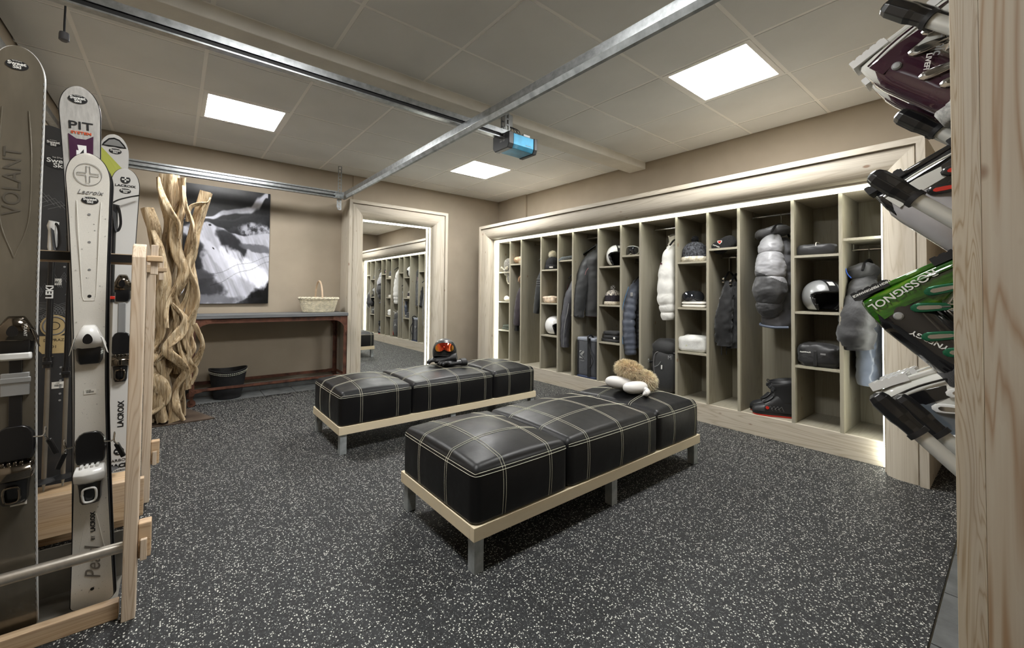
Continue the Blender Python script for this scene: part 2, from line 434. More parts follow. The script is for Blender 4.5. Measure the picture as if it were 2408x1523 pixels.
# ------------------------------------------------------------------ lockers
XF = 3.69
lk = thing('locker_unit', 'long bleached pine open locker unit with lit surround along the right wall', 'lockers', (XF, 2.6, 0))
moulding(lk, 3.60, 0.545, 4.69, 1.885, 4.187, 0, M_woodZ, M_woodY)
dv = [4.675, 4.42, 4.185, 3.80, 3.503, 3.266, 2.894, 2.60, 2.372, 1.992, 1.705, 1.452, 1.072, .785, .558]
Tm = None
for y in dv:
    th = 0.011
    if Tm is None: Tm = MB().box((0, -th, 0.165), (0.47, th, 1.846)).mesh('divider', M_lockZ, False)
    o = bpy.data.objects.new('divider', Tm); COL.objects.link(o); o.parent = lk; o.location = (0, y - 2.6, 0)
MB().box((XF, .547, 0), (XF + .022, 4.688, .165)).build('plinth', M_woodY, lk, world=True, bevel=.002, smooth=False)
MB().box((XF + .022, .547, .14), (4.18, 4.688, .164)).build('bottom_board', M_lockY, lk, world=True, smooth=False)
MB().box((XF - .002, .547, 1.847), (4.18, 4.688, 1.883)).build('top_board', M_woodY, lk, world=True, smooth=False)
for a, b in zip(dv, dv[1:]):
    MB().box((4.162, b + .011, .165), (4.18, a - .011, 1.846)).build('back_panel', M_lockZ, lk, world=True, smooth=False)
MB().box((3.602, .547, 1.872), (XF - .003, 4.688, 1.8835)).build('reveal_board', M_woodY, lk, world=True, smooth=False)
MB().box((3.602, 4.678, 0), (XF - .001, 4.689, 1.87)).build('reveal_board', M_woodZ, lk, world=True, smooth=False)
MB().box((3.602, .546, 0), (XF - .001, .553, 1.87)).build('reveal_board', M_woodZ, lk, world=True, smooth=False)
M_led = emis('led_strip', (0.98, 1.0, 0.90), LED)
MB().box((3.645, .56, 1.862), (3.672, 4.675, 1.8715)).build('led_strip', M_led, lk, world=True, smooth=False)
MB().box((3.64, 4.666, .02), (3.672, 4.6775, 1.86)).build('led_strip', M_led, lk, world=True, smooth=False)
MB().box((3.64, .5535, .02), (3.672, .565, 1.86)).build('led_strip', M_led, lk, world=True, smooth=False)
def shelf(i, z, dep=.45):
    a, b = dv[i] - .011, dv[i + 1] + .011
    MB().box((XF + .004, b, z - .018), (XF + dep, a, z)).build('shelf', M_lockY, lk, world=True, smooth=False)
def rod(i, z, x=3.93):
    a, b = dv[i] - .011, dv[i + 1] + .011
    mb = MB().cyl((x, a, z), (x, b, z), .008, 10)
    for s_ in (a - .014, b + .014): mb.box((x - .006, s_ - .003, z - .008), (x + .006, s_ + .003, z + .05))
    mb.build('hanging_rod', M_chrome, lk, world=True)
SH = (1.425, 1.004, .60)
for i in (0, 3, 6, 9, 12):
    for z in SH: shelf(i, z)
for i in (1, 4, 7, 10, 13): shelf(i, 1.527); rod(i, 1.46)
for i in (2, 5, 8, 11): rod(i, 1.79)

# ------------------------------------------------------------------ mirror
mi = thing('wall_mirror', 'tall framed wall mirror with bleached pine surround and lit inner edge', 'mirror', (2.345, YB, 0))
moulding(mi, 5.13, 1.85, 2.84, 2.045, 5.325, 1, M_woodZ, M_woodX)
t = NT('mirror_glass'); t.b.inputs['Base Color'].default_value = (.92, .93, .92, 1); t.b.inputs['Metallic'].default_value = 1; t.b.inputs['Roughness'].default_value = 0.0
MB().box((1.85, 5.21, 0.0), (2.84, 5.222, 2.045)).build('mirror_pane', t.m, mi, world=True, smooth=False)
MB().box((1.851, 5.135, 2.037), (2.839, 5.209, 2.0445)).build('reveal_board', M_woodX, mi, world=True, smooth=False)
MB().box((2.832, 5.135, 0.0), (2.8395, 5.209, 2.036)).build('reveal_board', M_woodZ, mi, world=True, smooth=False)
MB().box((1.8505, 5.135, 0.0), (1.858, 5.209, 2.036)).build('reveal_board', M_woodZ, mi, world=True, smooth=False)
MB().box((1.87, 5.165, 2.03), (2.82, 5.178, 2.0365)).build('led_strip', M_led, mi, world=True, smooth=False)
MB().box((2.825, 5.16, .02), (2.8315, 5.178, 2.03)).build('led_strip', M_led, mi, world=True, smooth=False)
MB().box((1.859, 5.16, .02), (1.8655, 5.178, 2.03)).build('led_strip', M_led, mi, world=True, smooth=False)

# ------------------------------------------------------------------ near pillar
pl = struct(MB().box((1.215, YN - .1, 0), (1.29, .0775, H)).build('trim_4', M_pillar2, smooth=False))
MB().box((1.193, .0454, 0), (1.214, .0825, H)).build('board', M_pillar2, pl, bevel=.0005, smooth=False)
MB().box((1.1933, -.19, 0), (1.214, .0453, H)).build('board', M_pillar, pl, bevel=.0005, smooth=False)

# ------------------------------------------------------------------ garage door steelwork
def cchannel(name, p0, p1, wdt, hgt, m, par, open_down=False):
    pass
tr = thing('door_track', 'galvanised garage door track running along the back wall over the picture', 'door track', (0.5, 4.93, 2.24))
mb = MB().box((XL + .02, 4.93, 2.205), (1.475, 4.945, 2.285)).box((XL + .02, 4.90, 2.27), (1.475, 4.93, 2.285)).box((XL + .02, 4.90, 2.205), (1.475, 4.93, 2.215))
mb.build('channel', M_galv, tr, world=True, smooth=False)
MB().box((XL + .02, 4.899, 2.235), (1.47, 4.9, 2.26)).build('channel_lip', M_galv, tr, world=True, smooth=False)
mb = MB().box((1.44, 4.87, 2.20), (1.53, 4.899, 2.275))
for dx in (0, .03, .06):
    for dz in (.015, .05): mb.cyl((1.455 + dx, 4.872, 2.205 + dz), (1.455 + dx, 4.862, 2.205 + dz), .006, 8)
mb.build('corner_plate', M_galv, tr, world=True, smooth=False)
def perf_bar(x, y, z0, z1, par, name='hanger_strap'):
    w2 = .016; mb = MB(); n = int((z1 - z0) / .04)
    for s_ in (-1, 1): mb.box((x + s_ * w2 - .005, y, z0), (x + s_ * w2 + .005, y + .003, z1))
    for k in range(n + 1): mb.box((x - w2, y, z0 + k * (z1 - z0) / n - .006), (x + w2, y + .003, z0 + k * (z1 - z0) / n + .006))
    mb.box((x + w2 + .005, y, z0), (x + w2 + .008, y + .03, z1))
    return mb.build(name, M_galv, par, world=True, smooth=False)
perf_bar(1.53, 5.03, 2.10, 2.62, tr); perf_bar(1.50, 4.96, 2.11, 2.2, tr)
br = thing('cross_rail', 'long galvanised angle rail crossing below the ceiling from mirror to foreground', 'rail', (1.57, 2.5, 2.24))
MB().prism([(1.552, 2.248), (1.552, 2.296), (1.562, 2.300), (1.592, 2.300), (1.592, 2.296), (1.566, 2.296), (1.5565, 2.292), (1.5565, 2.250)], 1, -1.2, 5.02).build('web', M_galv, br, world=True, smooth=False) if 0 else None
def yprism(poly, y0, y1): return MB().loft([[(x, y0, z) for x, z in poly], [(x, y1, z) for x, z in poly]])
yprism([(1.552, 2.248), (1.552, 2.294), (1.558, 2.300), (1.592, 2.300), (1.592, 2.296), (1.561, 2.296), (1.5565, 2.292), (1.5565, 2.250)], -1.2, 5.02).build('web', M_galv, br, world=True, smooth=False)
yprism([(1.552, 2.2475), (1.568, 2.222), (1.584, 2.218), (1.588, 2.226), (1.584, 2.223), (1.570, 2.226), (1.5565, 2.2475)], -1.2, 5.02).build('curled_flange', M_galv2, br, world=True, smooth=False)
op = thing('motor_rail', 'galvanised opener rail with black belt slot running to the blue motor', 'rail', (0.6, 2.45, 2.34))
MB().box((XL + .02, 2.44, 2.366), (1.99, 2.475, 2.378)).box((XL + .02, 2.44, 2.342), (1.99, 2.446, 2.366)).box((XL + .02, 2.475, 2.316), (1.99, 2.481, 2.378)).box((XL + .02, 2.44, 2.310), (1.99, 2.481, 2.318)).build('rail_profile', M_galv, op, world=True, smooth=False)
MB().box((XL + .02, 2.450, 2.319), (1.99, 2.474, 2.341)).build('drive_belt', M_dark, op, world=True, smooth=False)
mo = thing('door_motor', 'blue and black garage door motor hanging from the ceiling beam', 'motor', (2.1, 2.45, 2.28))
M_blue = plain('blue_anodised', (62, 146, 184), 0.42, 0.3, coat=0.1, var=0.12, sc=12)
sec = [(2.385, 2.345), (2.385, 2.262), (2.40, 2.232), (2.55, 2.232), (2.575, 2.26), (2.575, 2.345)]
MB().prism(sec, 0, 2.015, 2.225).build('housing', M_blue, mo, bevel=.003, world=True, smooth=False)
sec2 = [(2.38, 2.35), (2.38, 2.26), (2.395, 2.226), (2.555, 2.226), (2.58, 2.255), (2.58, 2.35)]
for a, b in ((1.965, 2.014), (2.226, 2.262)): MB().prism(sec2, 0, a, b).build('end_cap', plain('charcoal_plastic', (52, 54, 58), .4), mo, bevel=.005, world=True, smooth=False)
mb = MB().box((2.0, 2.42, 2.346), (2.22, 2.55, 2.362)).box((2.13, 2.40, 2.35), (2.2, 2.42, 2.37))
mb.build('circuit_cover', M_silver, mo, world=True, bevel=.003)
strokes(5, .06, .010, frame((2.17 - 2.1, 2.3845 - 2.45, 2.262 + .012 - 2.28), (1, 0, 0), (0, 0, 1)), mo, M_inkw, .0012, 3, 'printed_logo')
mb = MB()
for k in range(3):
    for l in range(2): mb.box((1.9645, 2.43 + l * .035, 2.285 + k * .02), (1.9652, 2.455 + l * .035, 2.298 + k * .02))
mb.build('button_panel', M_grey, mo, world=True, smooth=False)
perf_bar(2.05, 2.50, 2.36, 2.545, mo); perf_bar(2.05, 2.56, 2.36, 2.545, mo)
MB().box((2.06, 2.53, 2.46), (2.13, 2.6, 2.56)).build('junction_box', M_silver, mo, world=True, bevel=.006)
mb = MB()
for k in range(5):
    x0 = 2.07 + k * .02
    mb.tube(spline([(x0 - .01, 2.55, 2.47), (x0 + .02, 2.50, 2.43), (x0 + .05 * (k % 3), 2.52, 2.39), (x0 + .04, 2.47, 2.36)], 6), .0025, 6)
mb.build('cable_loop', M_rubber, mo, world=True)
tl = thing('side_track', 'galvanised garage door track high along the left wall', 'door track', (XL + .04, 3.5, 2.45))
MB().box((XL + .004, .8, 2.40), (XL + .02, 5.2, 2.50)).box((XL + .02, .8, 2.40), (XL + .05, 5.2, 2.41)).build('channel', M_galv, tl, world=True, smooth=False)
cdp = thing('pull_cord', 'grey pull cord with small pendant hanging from the ceiling', 'cord', (-.445, 2.83, 2.3))
MB().tube([(-.445, 2.83, 2.618), (-.446, 2.831, 2.5), (-.447, 2.829, 2.40), (-.447, 2.83, 2.345)], .004, 8).build('cord', M_rubber, cdp, world=True)
MB().lathe((-.447, 2.83, 2.30), [(.004, .05), (.017, .046), (.019, .035), (.019, .01), (.012, .004)], 18).build('pendant', plain('grey_pendant', (96, 96, 100), .5), cdp, world=True)

# ------------------------------------------------------------------ benches
def bench(x0, y0, lbl):
    t = thing('upholstered_bench', lbl, 'bench', (x0, y0, 0), group=None)
    L, W, zb = 1.835, .66, .19
    fr = MB(); th = .028
    fr.box((0, 0, .135), (L, th, zb)).box((0, W - th, .135), (L, W, zb)).box((0, th, .135), (th, W - th, zb)).box((L - th, th, .135), (L, W - th, zb))
    fr.build('frame', M_beech, t, bevel=.0015, smooth=False)
    MB().box((th, th, .165), (L - th, W - th, .182)).build('base_board', M_blackpl, t, smooth=False)
    leg = MB().box((0, 0, 0), (.045, .045, .135)).mesh('leg', M_galv2, False)
    for px, py in ((.012, .012), (L - .057, .012), (.012, W - .057), (L - .057, W - .057), (L / 2 - .02, .012), (L / 2 - .02, W - .057)):
        o = bpy.data.objects.new('leg', leg); COL.objects.link(o); o.parent = t; o.location = (px, py, 0)
    cuts = [0.004, .552, 1.335, L - .004]; zt = .420; lines = [.152 + .27 * k for k in range(7)]; ylines = [.215, .46]
    for a, b in zip(cuts, cuts[1:]):
        hx, hy, hz = (b - a) / 2, (W - .012) / 2, (zt - zb) / 2; c = Vector(((a + b) / 2, W / 2, (zt + zb) / 2)); r = .046
        def f(p, off=0.0):
            q0 = Vector((p.x * hx, p.y * hy, p.z * hz))
            rz = r if p.z > 0 else .008; rz = min(rz, hz)
            rx_ = .036
            lim = Vector((hx - rx_, hy - rx_, hz - rz))
            rr = Vector((rx_, rx_, rz))
            q = Vector([max(-lim[i], min(lim[i], q0[i])) for i in range(3)])
            d = q0 - q
            e = Vector((d.x / rr.x, d.y / rr.y, d.z / rr.z)); 
            if e.length > 1e-6:
                e.normalize(); nrm = Vector((e.x, e.y, e.z)); q = q + Vector((e.x * rr.x, e.y * rr.y, e.z * rr.z))
            else: nrm = Vector((0, 0, 0))
            ex, ey, ez = 1 - abs(p.x) ** 2.1, 1 - abs(p.y) ** 2.1, 1 - abs(p.z) ** 2
            if p.z > .5: q.z += .044 * ex * ey
            q.y += (.012 if p.y > 0 else -.012) * ex * ez * abs(p.y) ** 6
            q.x += (.008 if p.x > 0 else -.008) * ey * ez * abs(p.x) ** 6
            if off: q = q + nrm.normalized() * off if nrm.length > 0 else q
            return q + c
        # cube faces as grids
        def ticks(h, rad):
            e = rad / h; base = [-1 + e * k / 9 for k in range(10)]
            n = 16; mid = [lerp(-1 + e, 1 - e, k / n) for k in range(1, n)]
            return base + mid + [-v for v in reversed(base)]
        tx, ty, tz = ticks(hx, .06), ticks(hy, .06), ticks(hz, .06)
        mb = MB()
        for ax, (A, B) in ((0, (ty, tz)), (1, (tx, tz)), (2, (tx, ty))):
            for sgn in (-1, 1):
                o = len(mb.v)
                for u in A:
                    for v in B:
                        l = [u, v]; l.insert(ax, sgn); mb.v.append(f(Vector(l)))
                nB = len(B)
                for i in range(len(A) - 1):
                    for j in range(nB - 1):
                        mb.f.append([o + i * nB + j, o + (i + 1) * nB + j, o + (i + 1) * nB + j + 1, o + i * nB + j + 1]); mb.mi.append(0)
        bmx = bmesh.new(); me0 = bpy.data.meshes.new('tmp'); me0.from_pydata([tuple(p) for p in mb.v], [], mb.f); bmx.from_mesh(me0)
        bmesh.ops.remove_doubles(bmx, verts=bmx.verts, dist=1e-5); bmesh.ops.recalc_face_normals(bmx, faces=bmx.faces)
        me = bpy.data.meshes.new('cushion'); bmx.to_mesh(me); bmx.free(); bpy.data.meshes.remove(me0)
        me.materials.append(M_leather); me.shade_smooth()
        cu = bpy.data.objects.new('cushion', me); COL.objects.link(cu); cu.parent = t
        # stitches: dashes along the surface
        st = MB()
        def run(fn, n):
            pts = [f(fn(k / n)) for k in range(n + 1)]
            nr = [(p - (c + Vector((0, 0, -.03)))).normalized() for p in pts]
            for k in range(n):
                p, q = pts[k], pts[k + 1]; d = q - p
                if d.length < 1e-5: continue
                m = (nr[k] + nr[k + 1]).normalized() * .0012
                st.tube([p + m + d * .05, q + m - d * .05], .00125, 4, cap=False)
        def lx(v): return (v - c.x) / hx
        def ly(v): return (v - c.y) / hy
        def zpath(t_, fixed, ax):      # up one side, over the top, down the other
            # t in 0..1
            if t_ < .22: u, z = -1, lerp(-1, 1, t_ / .22)
            elif t_ > .78: u, z = 1, lerp(1, -1, (t_ - .78) / .22)
            else: u, z = lerp(-1, 1, (t_ - .22) / .56), 1
            return Vector((fixed, u, z)) if ax == 1 else Vector((u, fixed, z))
        for x in lines:
            if a + .03 < x < b - .03:
                for o_ in (-.007, .007): run(lambda s_, X=lx(x + o_): zpath(s_, X, 1), 110)
        for y in ylines:
            for o_ in (-.007, .007): run(lambda s_, Y=ly(y + o_): zpath(s_, Y, 0), 90)
        for z in (.384, .398):
            Z = (z - c.z) / hz
            for sy in (-1, 1): run(lambda s_, Z=Z, sy=sy: Vector((lerp(-1, 1, s_), sy, Z)), 70)
            for sx in (-1, 1):
                if (sx < 0 and a < .01) or (sx > 0 and b > L - .01): run(lambda s_, Z=Z, sx=sx: Vector((sx, lerp(-1, 1, s_), Z)), 80)
        st.build('stitching', M_stitch, cu, smooth=False)
    return t
bench(.945, 1.335, 'nearest black leather bench, with white fur cuffed mittens on it')
bench(.90, 2.87, 'rear black leather bench in front of the mirror, with helmet and gloves on it')

# ------------------------------------------------------------------ console table
ct = thing('console_table', 'rusty iron console table with grey slab top under the picture', 'table', (.86, 5.1, 0))
MB().box((.125, 4.86, .836), (1.607, 5.30, .872)).build('table_top', M_slate, ct, world=True, bevel=.003, smooth=False)
x0, x1, y0, y1 = .128, 1.600, 4.875, 5.285
for y in (y0, y1 - .006):
    MB().box((x0, y, .79), (x1, y + .006, .835)).box((x0, y0 if y == y0 else y1 - .03, .829), (x1, (y0 + .03) if y == y0 else y1, .8355)).build('top_rail', M_rust, ct, world=True, smooth=False)
    MB().box((x0, y, .135), (x1, y + .006, .165)).box((x0, y if y == y0 else y1 - .028, .135), (x1, (y0 + .028) if y == y0 else y1, .14)).build('lower_rail', M_rust, ct, world=True, smooth=False)
for x in (x0, x1 - .006):
    MB().box((x, y0 + .007, .79), (x + .006, y1 - .007, .828)).box((x, y0 + .007, .135), (x + .006, y1 - .007, .165)).build('side_rail', M_rust, ct, world=True, smooth=False)
for sx, x in ((1, x0), (-1, x1)):
    for sy, y in ((1, y0), (-1, y1)):
        mb = MB()
        mb.box((min(x, x + sx * .04), min(y, y + sy * .005), .10), (max(x, x + sx * .04), max(y, y + sy * .005), .834))
        mb.box((min(x, x + sx * .005), min(y, y + sy * .04), .10), (max(x, x + sx * .005), max(y, y + sy * .04), .834))
        mb.build('leg', M_rust, ct, world=True, smooth=False)
        # curved gusset
        rr = .13; pts = [(x, .834), (x + sx * .16, .834), (x + sx * .16, .79)]
        for k in range(9):
            an = PI / 2 * k / 8; pts.append((x + sx * (.03 + rr - rr * math.sin(an)), .66 + rr * math.cos(an)))
        pts += [(x + sx * .03, .63), (x, .63)]
        ya = y - sy * .004
        MB().prism(pts, 1, min(ya, ya - sy * .003), max(ya, ya - sy * .003)).build('gusset', M_rust, ct, world=True, smooth=False)
        rv = MB()
        for px, pz in ((.025, .812), (.12, .812), (.016, .70), (.016, .645), (.02, .15), (.05, .15)):
            rv.ell((x + sx * px, ya - sy * .004, pz), (.006, .004, .006), 8)
        rv.build('rivet', M_rust, ct, world=True)
        pg = [(x, .168), (x + sx * .10, .166), (x + sx * .10, .135), (x + sx * .05, .128), (x + sx * .03, .105), (x, .10)]
        MB().prism(pg, 1, min(ya, ya - sy * .003), max(ya, ya - sy * .003)).build('foot_plate', M_rust, ct, world=True, smooth=False)
        wh = MB().cyl((x + sx * .02, y + sy * .012, .034), (x + sx * .02, y + sy * .032, .034), .034, 20)
        wh.box((x + sx * .02 - .012, y + sy * .022 - .016, .034), (x + sx * .02 + .012, y + sy * .022 + .016, .10))
        wh.build('wheel', M_rust, ct, world=True)

# ------------------------------------------------------------------ mountain picture
def picture():
    X0, X1, Z0, Z1 = .055, .84, .975, 2.225
    W_, H_ = 150, 240
    t = thing('mountain_picture', 'unframed black and white photograph of a skier on snowy slopes above the console table', 'picture', ((X0 + X1) / 2, YB, (Z0 + Z1) / 2))
    def curve(pts, u):
        for p, q in zip(pts, pts[1:]):
            if u <= q[0]:
                s = (u - p[0]) / max(1e-6, q[0] - p[0]); s = max(0, min(1, s)); return lerp(p[1], q[1], s * s * (3 - 2 * s))
        return pts[-1][1]
    def sm(a, b, x):
        s = max(0, min(1, (x - a) / (b - a))); return s * s * (3 - 2 * s)
    def blob(u, v, cu, cv, ru, rv, an=0):
        du, dv = u - cu, (v - cv); c, s = math.cos(an), math.sin(an); a, b = du * c + dv * s, -du * s + dv * c
        d = (a / ru) ** 2 + (b / rv) ** 2 + .5 * noise.fractal(Vector((u * 9, v * 9, cu * 7)), .8, 2.1, 3); return 1 - sm(.55, 1.35, d)
    def val(u, v):   # u right, v down 0..1
        n = noise.fractal(Vector((u * 4, v * 5, 1.3)), .8, 2.1, 5)
        st = noise.fractal(Vector(((u - .6 * v) * 22, (v + .3 * u) * 3.5, 5.3)), .8, 2.1, 4)
        g = .085 + .05 * n
        # dark sky-side slope with faint ledges
        ridge = curve([(0, .36), (.15, .33), (.25, .30), (.4, .34), (.55, .385), (.7, .40), (.85, .375), (1, .36)], u) + .01 * n
        low = sm(ridge - .004, ridge + .012, v)
        g = lerp(g + .03 * sm(.5, .9, math.sin(v * 60 + u * 8 + n * 4)) * sm(.05, .3, v), .62 + .12 * st, low)
        # streak at top
        m = curve([(0, .30), (.3, .27), (.45, .215), (.6, .19), (.75, .17), (.85, .10), (.95, .02)], u)
        wd = curve([(0, .0), (.25, .006), (.4, .02), (.55, .018), (.75, .028), (.85, .05), (.95, .02)], u)
        if u < .97: g = lerp(g, .62 + .2 * n, (1 - sm(wd * .6, wd * 1.3 + .004, abs(v - m))) * (1 - low))
        # powder cloud
        pw = noise.fractal(Vector((u * 14, v * 16, 9.1)), .7, 2.1, 5); g = lerp(g, .62, blob(u, v, .84, .35, .20, .075) * sm(-.75, .25, pw) * .85)
        # shaded hollows
        for cu, cv, ru, rv, an, dep in ((.0, .53, .23, .11, .2, .09), (.10, .60, .16, .08, .9, .07), (.55, .49, .20, .085, .55, .10), (.84, .50, .22, .035, .1, .30), 
                                     (.20, .83, .26, .10, .3, .12), (.10, .74, .28, .04, .1, .2), (.0, .97, .7, .05, 0, .33), (.12, .36, .1, .03, .2, .4)):
            g = lerp(g, dep + .04 * n, blob(u + .02 * n, v + .02 * n, cu, cv, ru, rv, an) * .93)
        g = lerp(g, .95, .75 * blob(u, v, .78, .72, .45, .10, .42) * sm(-.7, .4, st + .3))
        g = lerp(g, .8, .6 * blob(u, v, .40, .62, .30, .05, .7))
        g = lerp(g, .05 + .03 * st, blob(u + .02 * n, v, .97, .93, .27, .10, -.35))
        g = lerp(g, .08, blob(u + .02 * st, v, .75, .985, .17, .03, -.2) * .8)
        g = lerp(g, .03, blob(u, v, .285, .333, .016, .008))
        g = lerp(g, .05, blob(u, v, .33, .53, .014, .006, .6))
        for a0, k in ((.0, .6), (.05, .9)):
            cv = .70 + k * .25 * (1 - u) ** 1.3 + a0 + .01 * math.sin(u * 18)
            if abs(v - cv + .12 * u) < .0022 and u > .3: g *= .62
        return max(.01, min(1, g))
    vs, fs, cols = [], [], []
    for j in range(H_ + 1):
        for i in range(W_ + 1):
            vs.append((lerp(X0, X1, i / W_), YB - .028, lerp(Z1, Z0, j / H_))); g = val(i / W_, j / H_)
            cols += [g * .97, g * .98, g * 1.04, 1]
    for j in range(H_):
        for i in range(W_):
            a = j * (W_ + 1) + i; fs.append((a, a + W_ + 1, a + W_ + 2, a + 1))
    me = bpy.data.meshes.new('print'); me.from_pydata(vs, [], fs)
    ca = me.color_attributes.new('picture', 'FLOAT_COLOR', 'POINT'); ca.data.foreach_set('color', cols)
    me.transform(Matrix.Translation(-t.location))
    m = NT('photo_print'); at = m.node('ShaderNodeVertexColor'); at.layer_name = 'picture'
    g2 = m.node('ShaderNodeGamma'); g2.inputs[1].default_value = 1.75; m.link(at.outputs[0], g2.inputs[0])
    m.link(m.mix(1.0, g2.outputs[0], (1.15, 1.15, 1.18, 1), 'MULTIPLY'), m.b.inputs['Base Color']); m.b.inputs['Roughness'].default_value = .3
    m.b.inputs['Specular IOR Level'].default_value = .3
    me.materials.append(m.m)
    o = bpy.data.objects.new('print', me); COL.objects.link(o); o.parent = t
    MB().box((X0, YB - .0275, Z0), (X1, YB - .006, Z1)).build('backing_panel', M_blackpl, t, world=True, smooth=False)
picture()

# ------------------------------------------------------------------ basket
def basket():
    t = thing('wicker_basket', 'pale oval wicker basket with arched handle on the console table', 'basket', (1.337, 5.10, .8725))
    m = plain('peeled_willow', (216, 208, 186), .7, var=.12, sc=30)
    def rad(z): s = z / .165; return lerp(.165, .212, s ** .8), lerp(.11, .145, s ** .8)
    mb = MB(); n = 26
    for k in range(17):
        z = .008 + k * .0085; pts = []
        for i in range(n * 4 + 1):
            a = 2 * PI * i / (n * 4); rx, ry = rad(z); wv = 1 + .022 * math.cos(a * n / 1 + (PI if k % 2 else 0))
            pts.append((rx * wv * math.cos(a), ry * wv * math.sin(a), z))
        mb.tube(pts, .0042, 5, cap=False)
    mb.build('woven_rows', m, t)['kind'] = 'stuff'
    st = MB().cyl((0, 0, 0), (0, 0, .16), .0035, 6)
    for i in range(n):
        a = 2 * PI * i / n; r0, r1 = rad(0), rad(.155)
        MB().tube([(r0[0] * math.cos(a), r0[1] * math.sin(a), 0.003), (r1[0] * math.cos(a), r1[1] * math.sin(a), .158)], .0035, 6).build('stake', m, t)
    for ph in (0, PI):
        pts = []
        for i in range(121):
            a = 2 * PI * i / 120; b = a * 14 + ph
            pts.append(((.214 + .007 * math.cos(b)) * math.cos(a), (.147 + .007 * math.cos(b)) * math.sin(a), .163 + .007 * math.sin(b)))
        MB().tube(pts, .0085, 7, cap=False).build('rim_braid', m, t)
    rx, ry = rad(.005)
    MB().lathe((0, 0, 0), [(.01, 0.003), (1, .003), (1, .009), (.01, .009)], 30, sx=rx, sy=ry).build('base', m, t)
    hp = [(0, .15 * math.cos(a), .15 + .215 * math.sin(a)) for a in [PI * k / 20 for k in range(21)]]
    MB().tube(hp, .0095, 10).build('handle', plain('bare_wood_handle', (196, 172, 146), .6, var=.15), t)
basket()

# ------------------------------------------------------------------ bucket
def bucket():
    t = thing('rubber_bucket', 'black oval rubber tub with stitched rim on the tiles under the console table', 'tub', (.46, 5.13, -.002))
    n = 40; rings = []
    pr = [(.0, .004, 0), (.104, .0, 0), (.112, .004, 0), (.13, .10, 0), (.158, .27, 1), (.163, .30, 1), (.157, .302, 1), (.151, .27, 1), (.124, .10, 0), (.10, .012, 0), (.0, .012, 0)]
    for r, z, wv in pr:
        r = max(r, .001)
        rings.append([(r * 1.06 * math.cos(2 * PI * i / n), r * .95 * math.sin(2 * PI * i / n), z + wv * .014 * math.cos(4 * PI * i / n)) for i in range(n)])
    MB().loft(rings).build('tub_body', M_rubber, t)
    st = MB()
    for z0 in (.262, .278):
        r = lerp(.1565, .1605, (z0 - .262) / .016) + .0015
        for i in range(60):
            if i % 1: continue
            a0, a1 = 2 * PI * i / 60, 2 * PI * (i + .6) / 60
            P = lambda a: (r * 1.06 * math.cos(a), r * .95 * math.sin(a), z0 + .013 * math.cos(2 * a))
            st.tube([P(a0), P(a1)], .0018, 4)
    st.build('rim_stitching', M_stitch, t)
bucket()

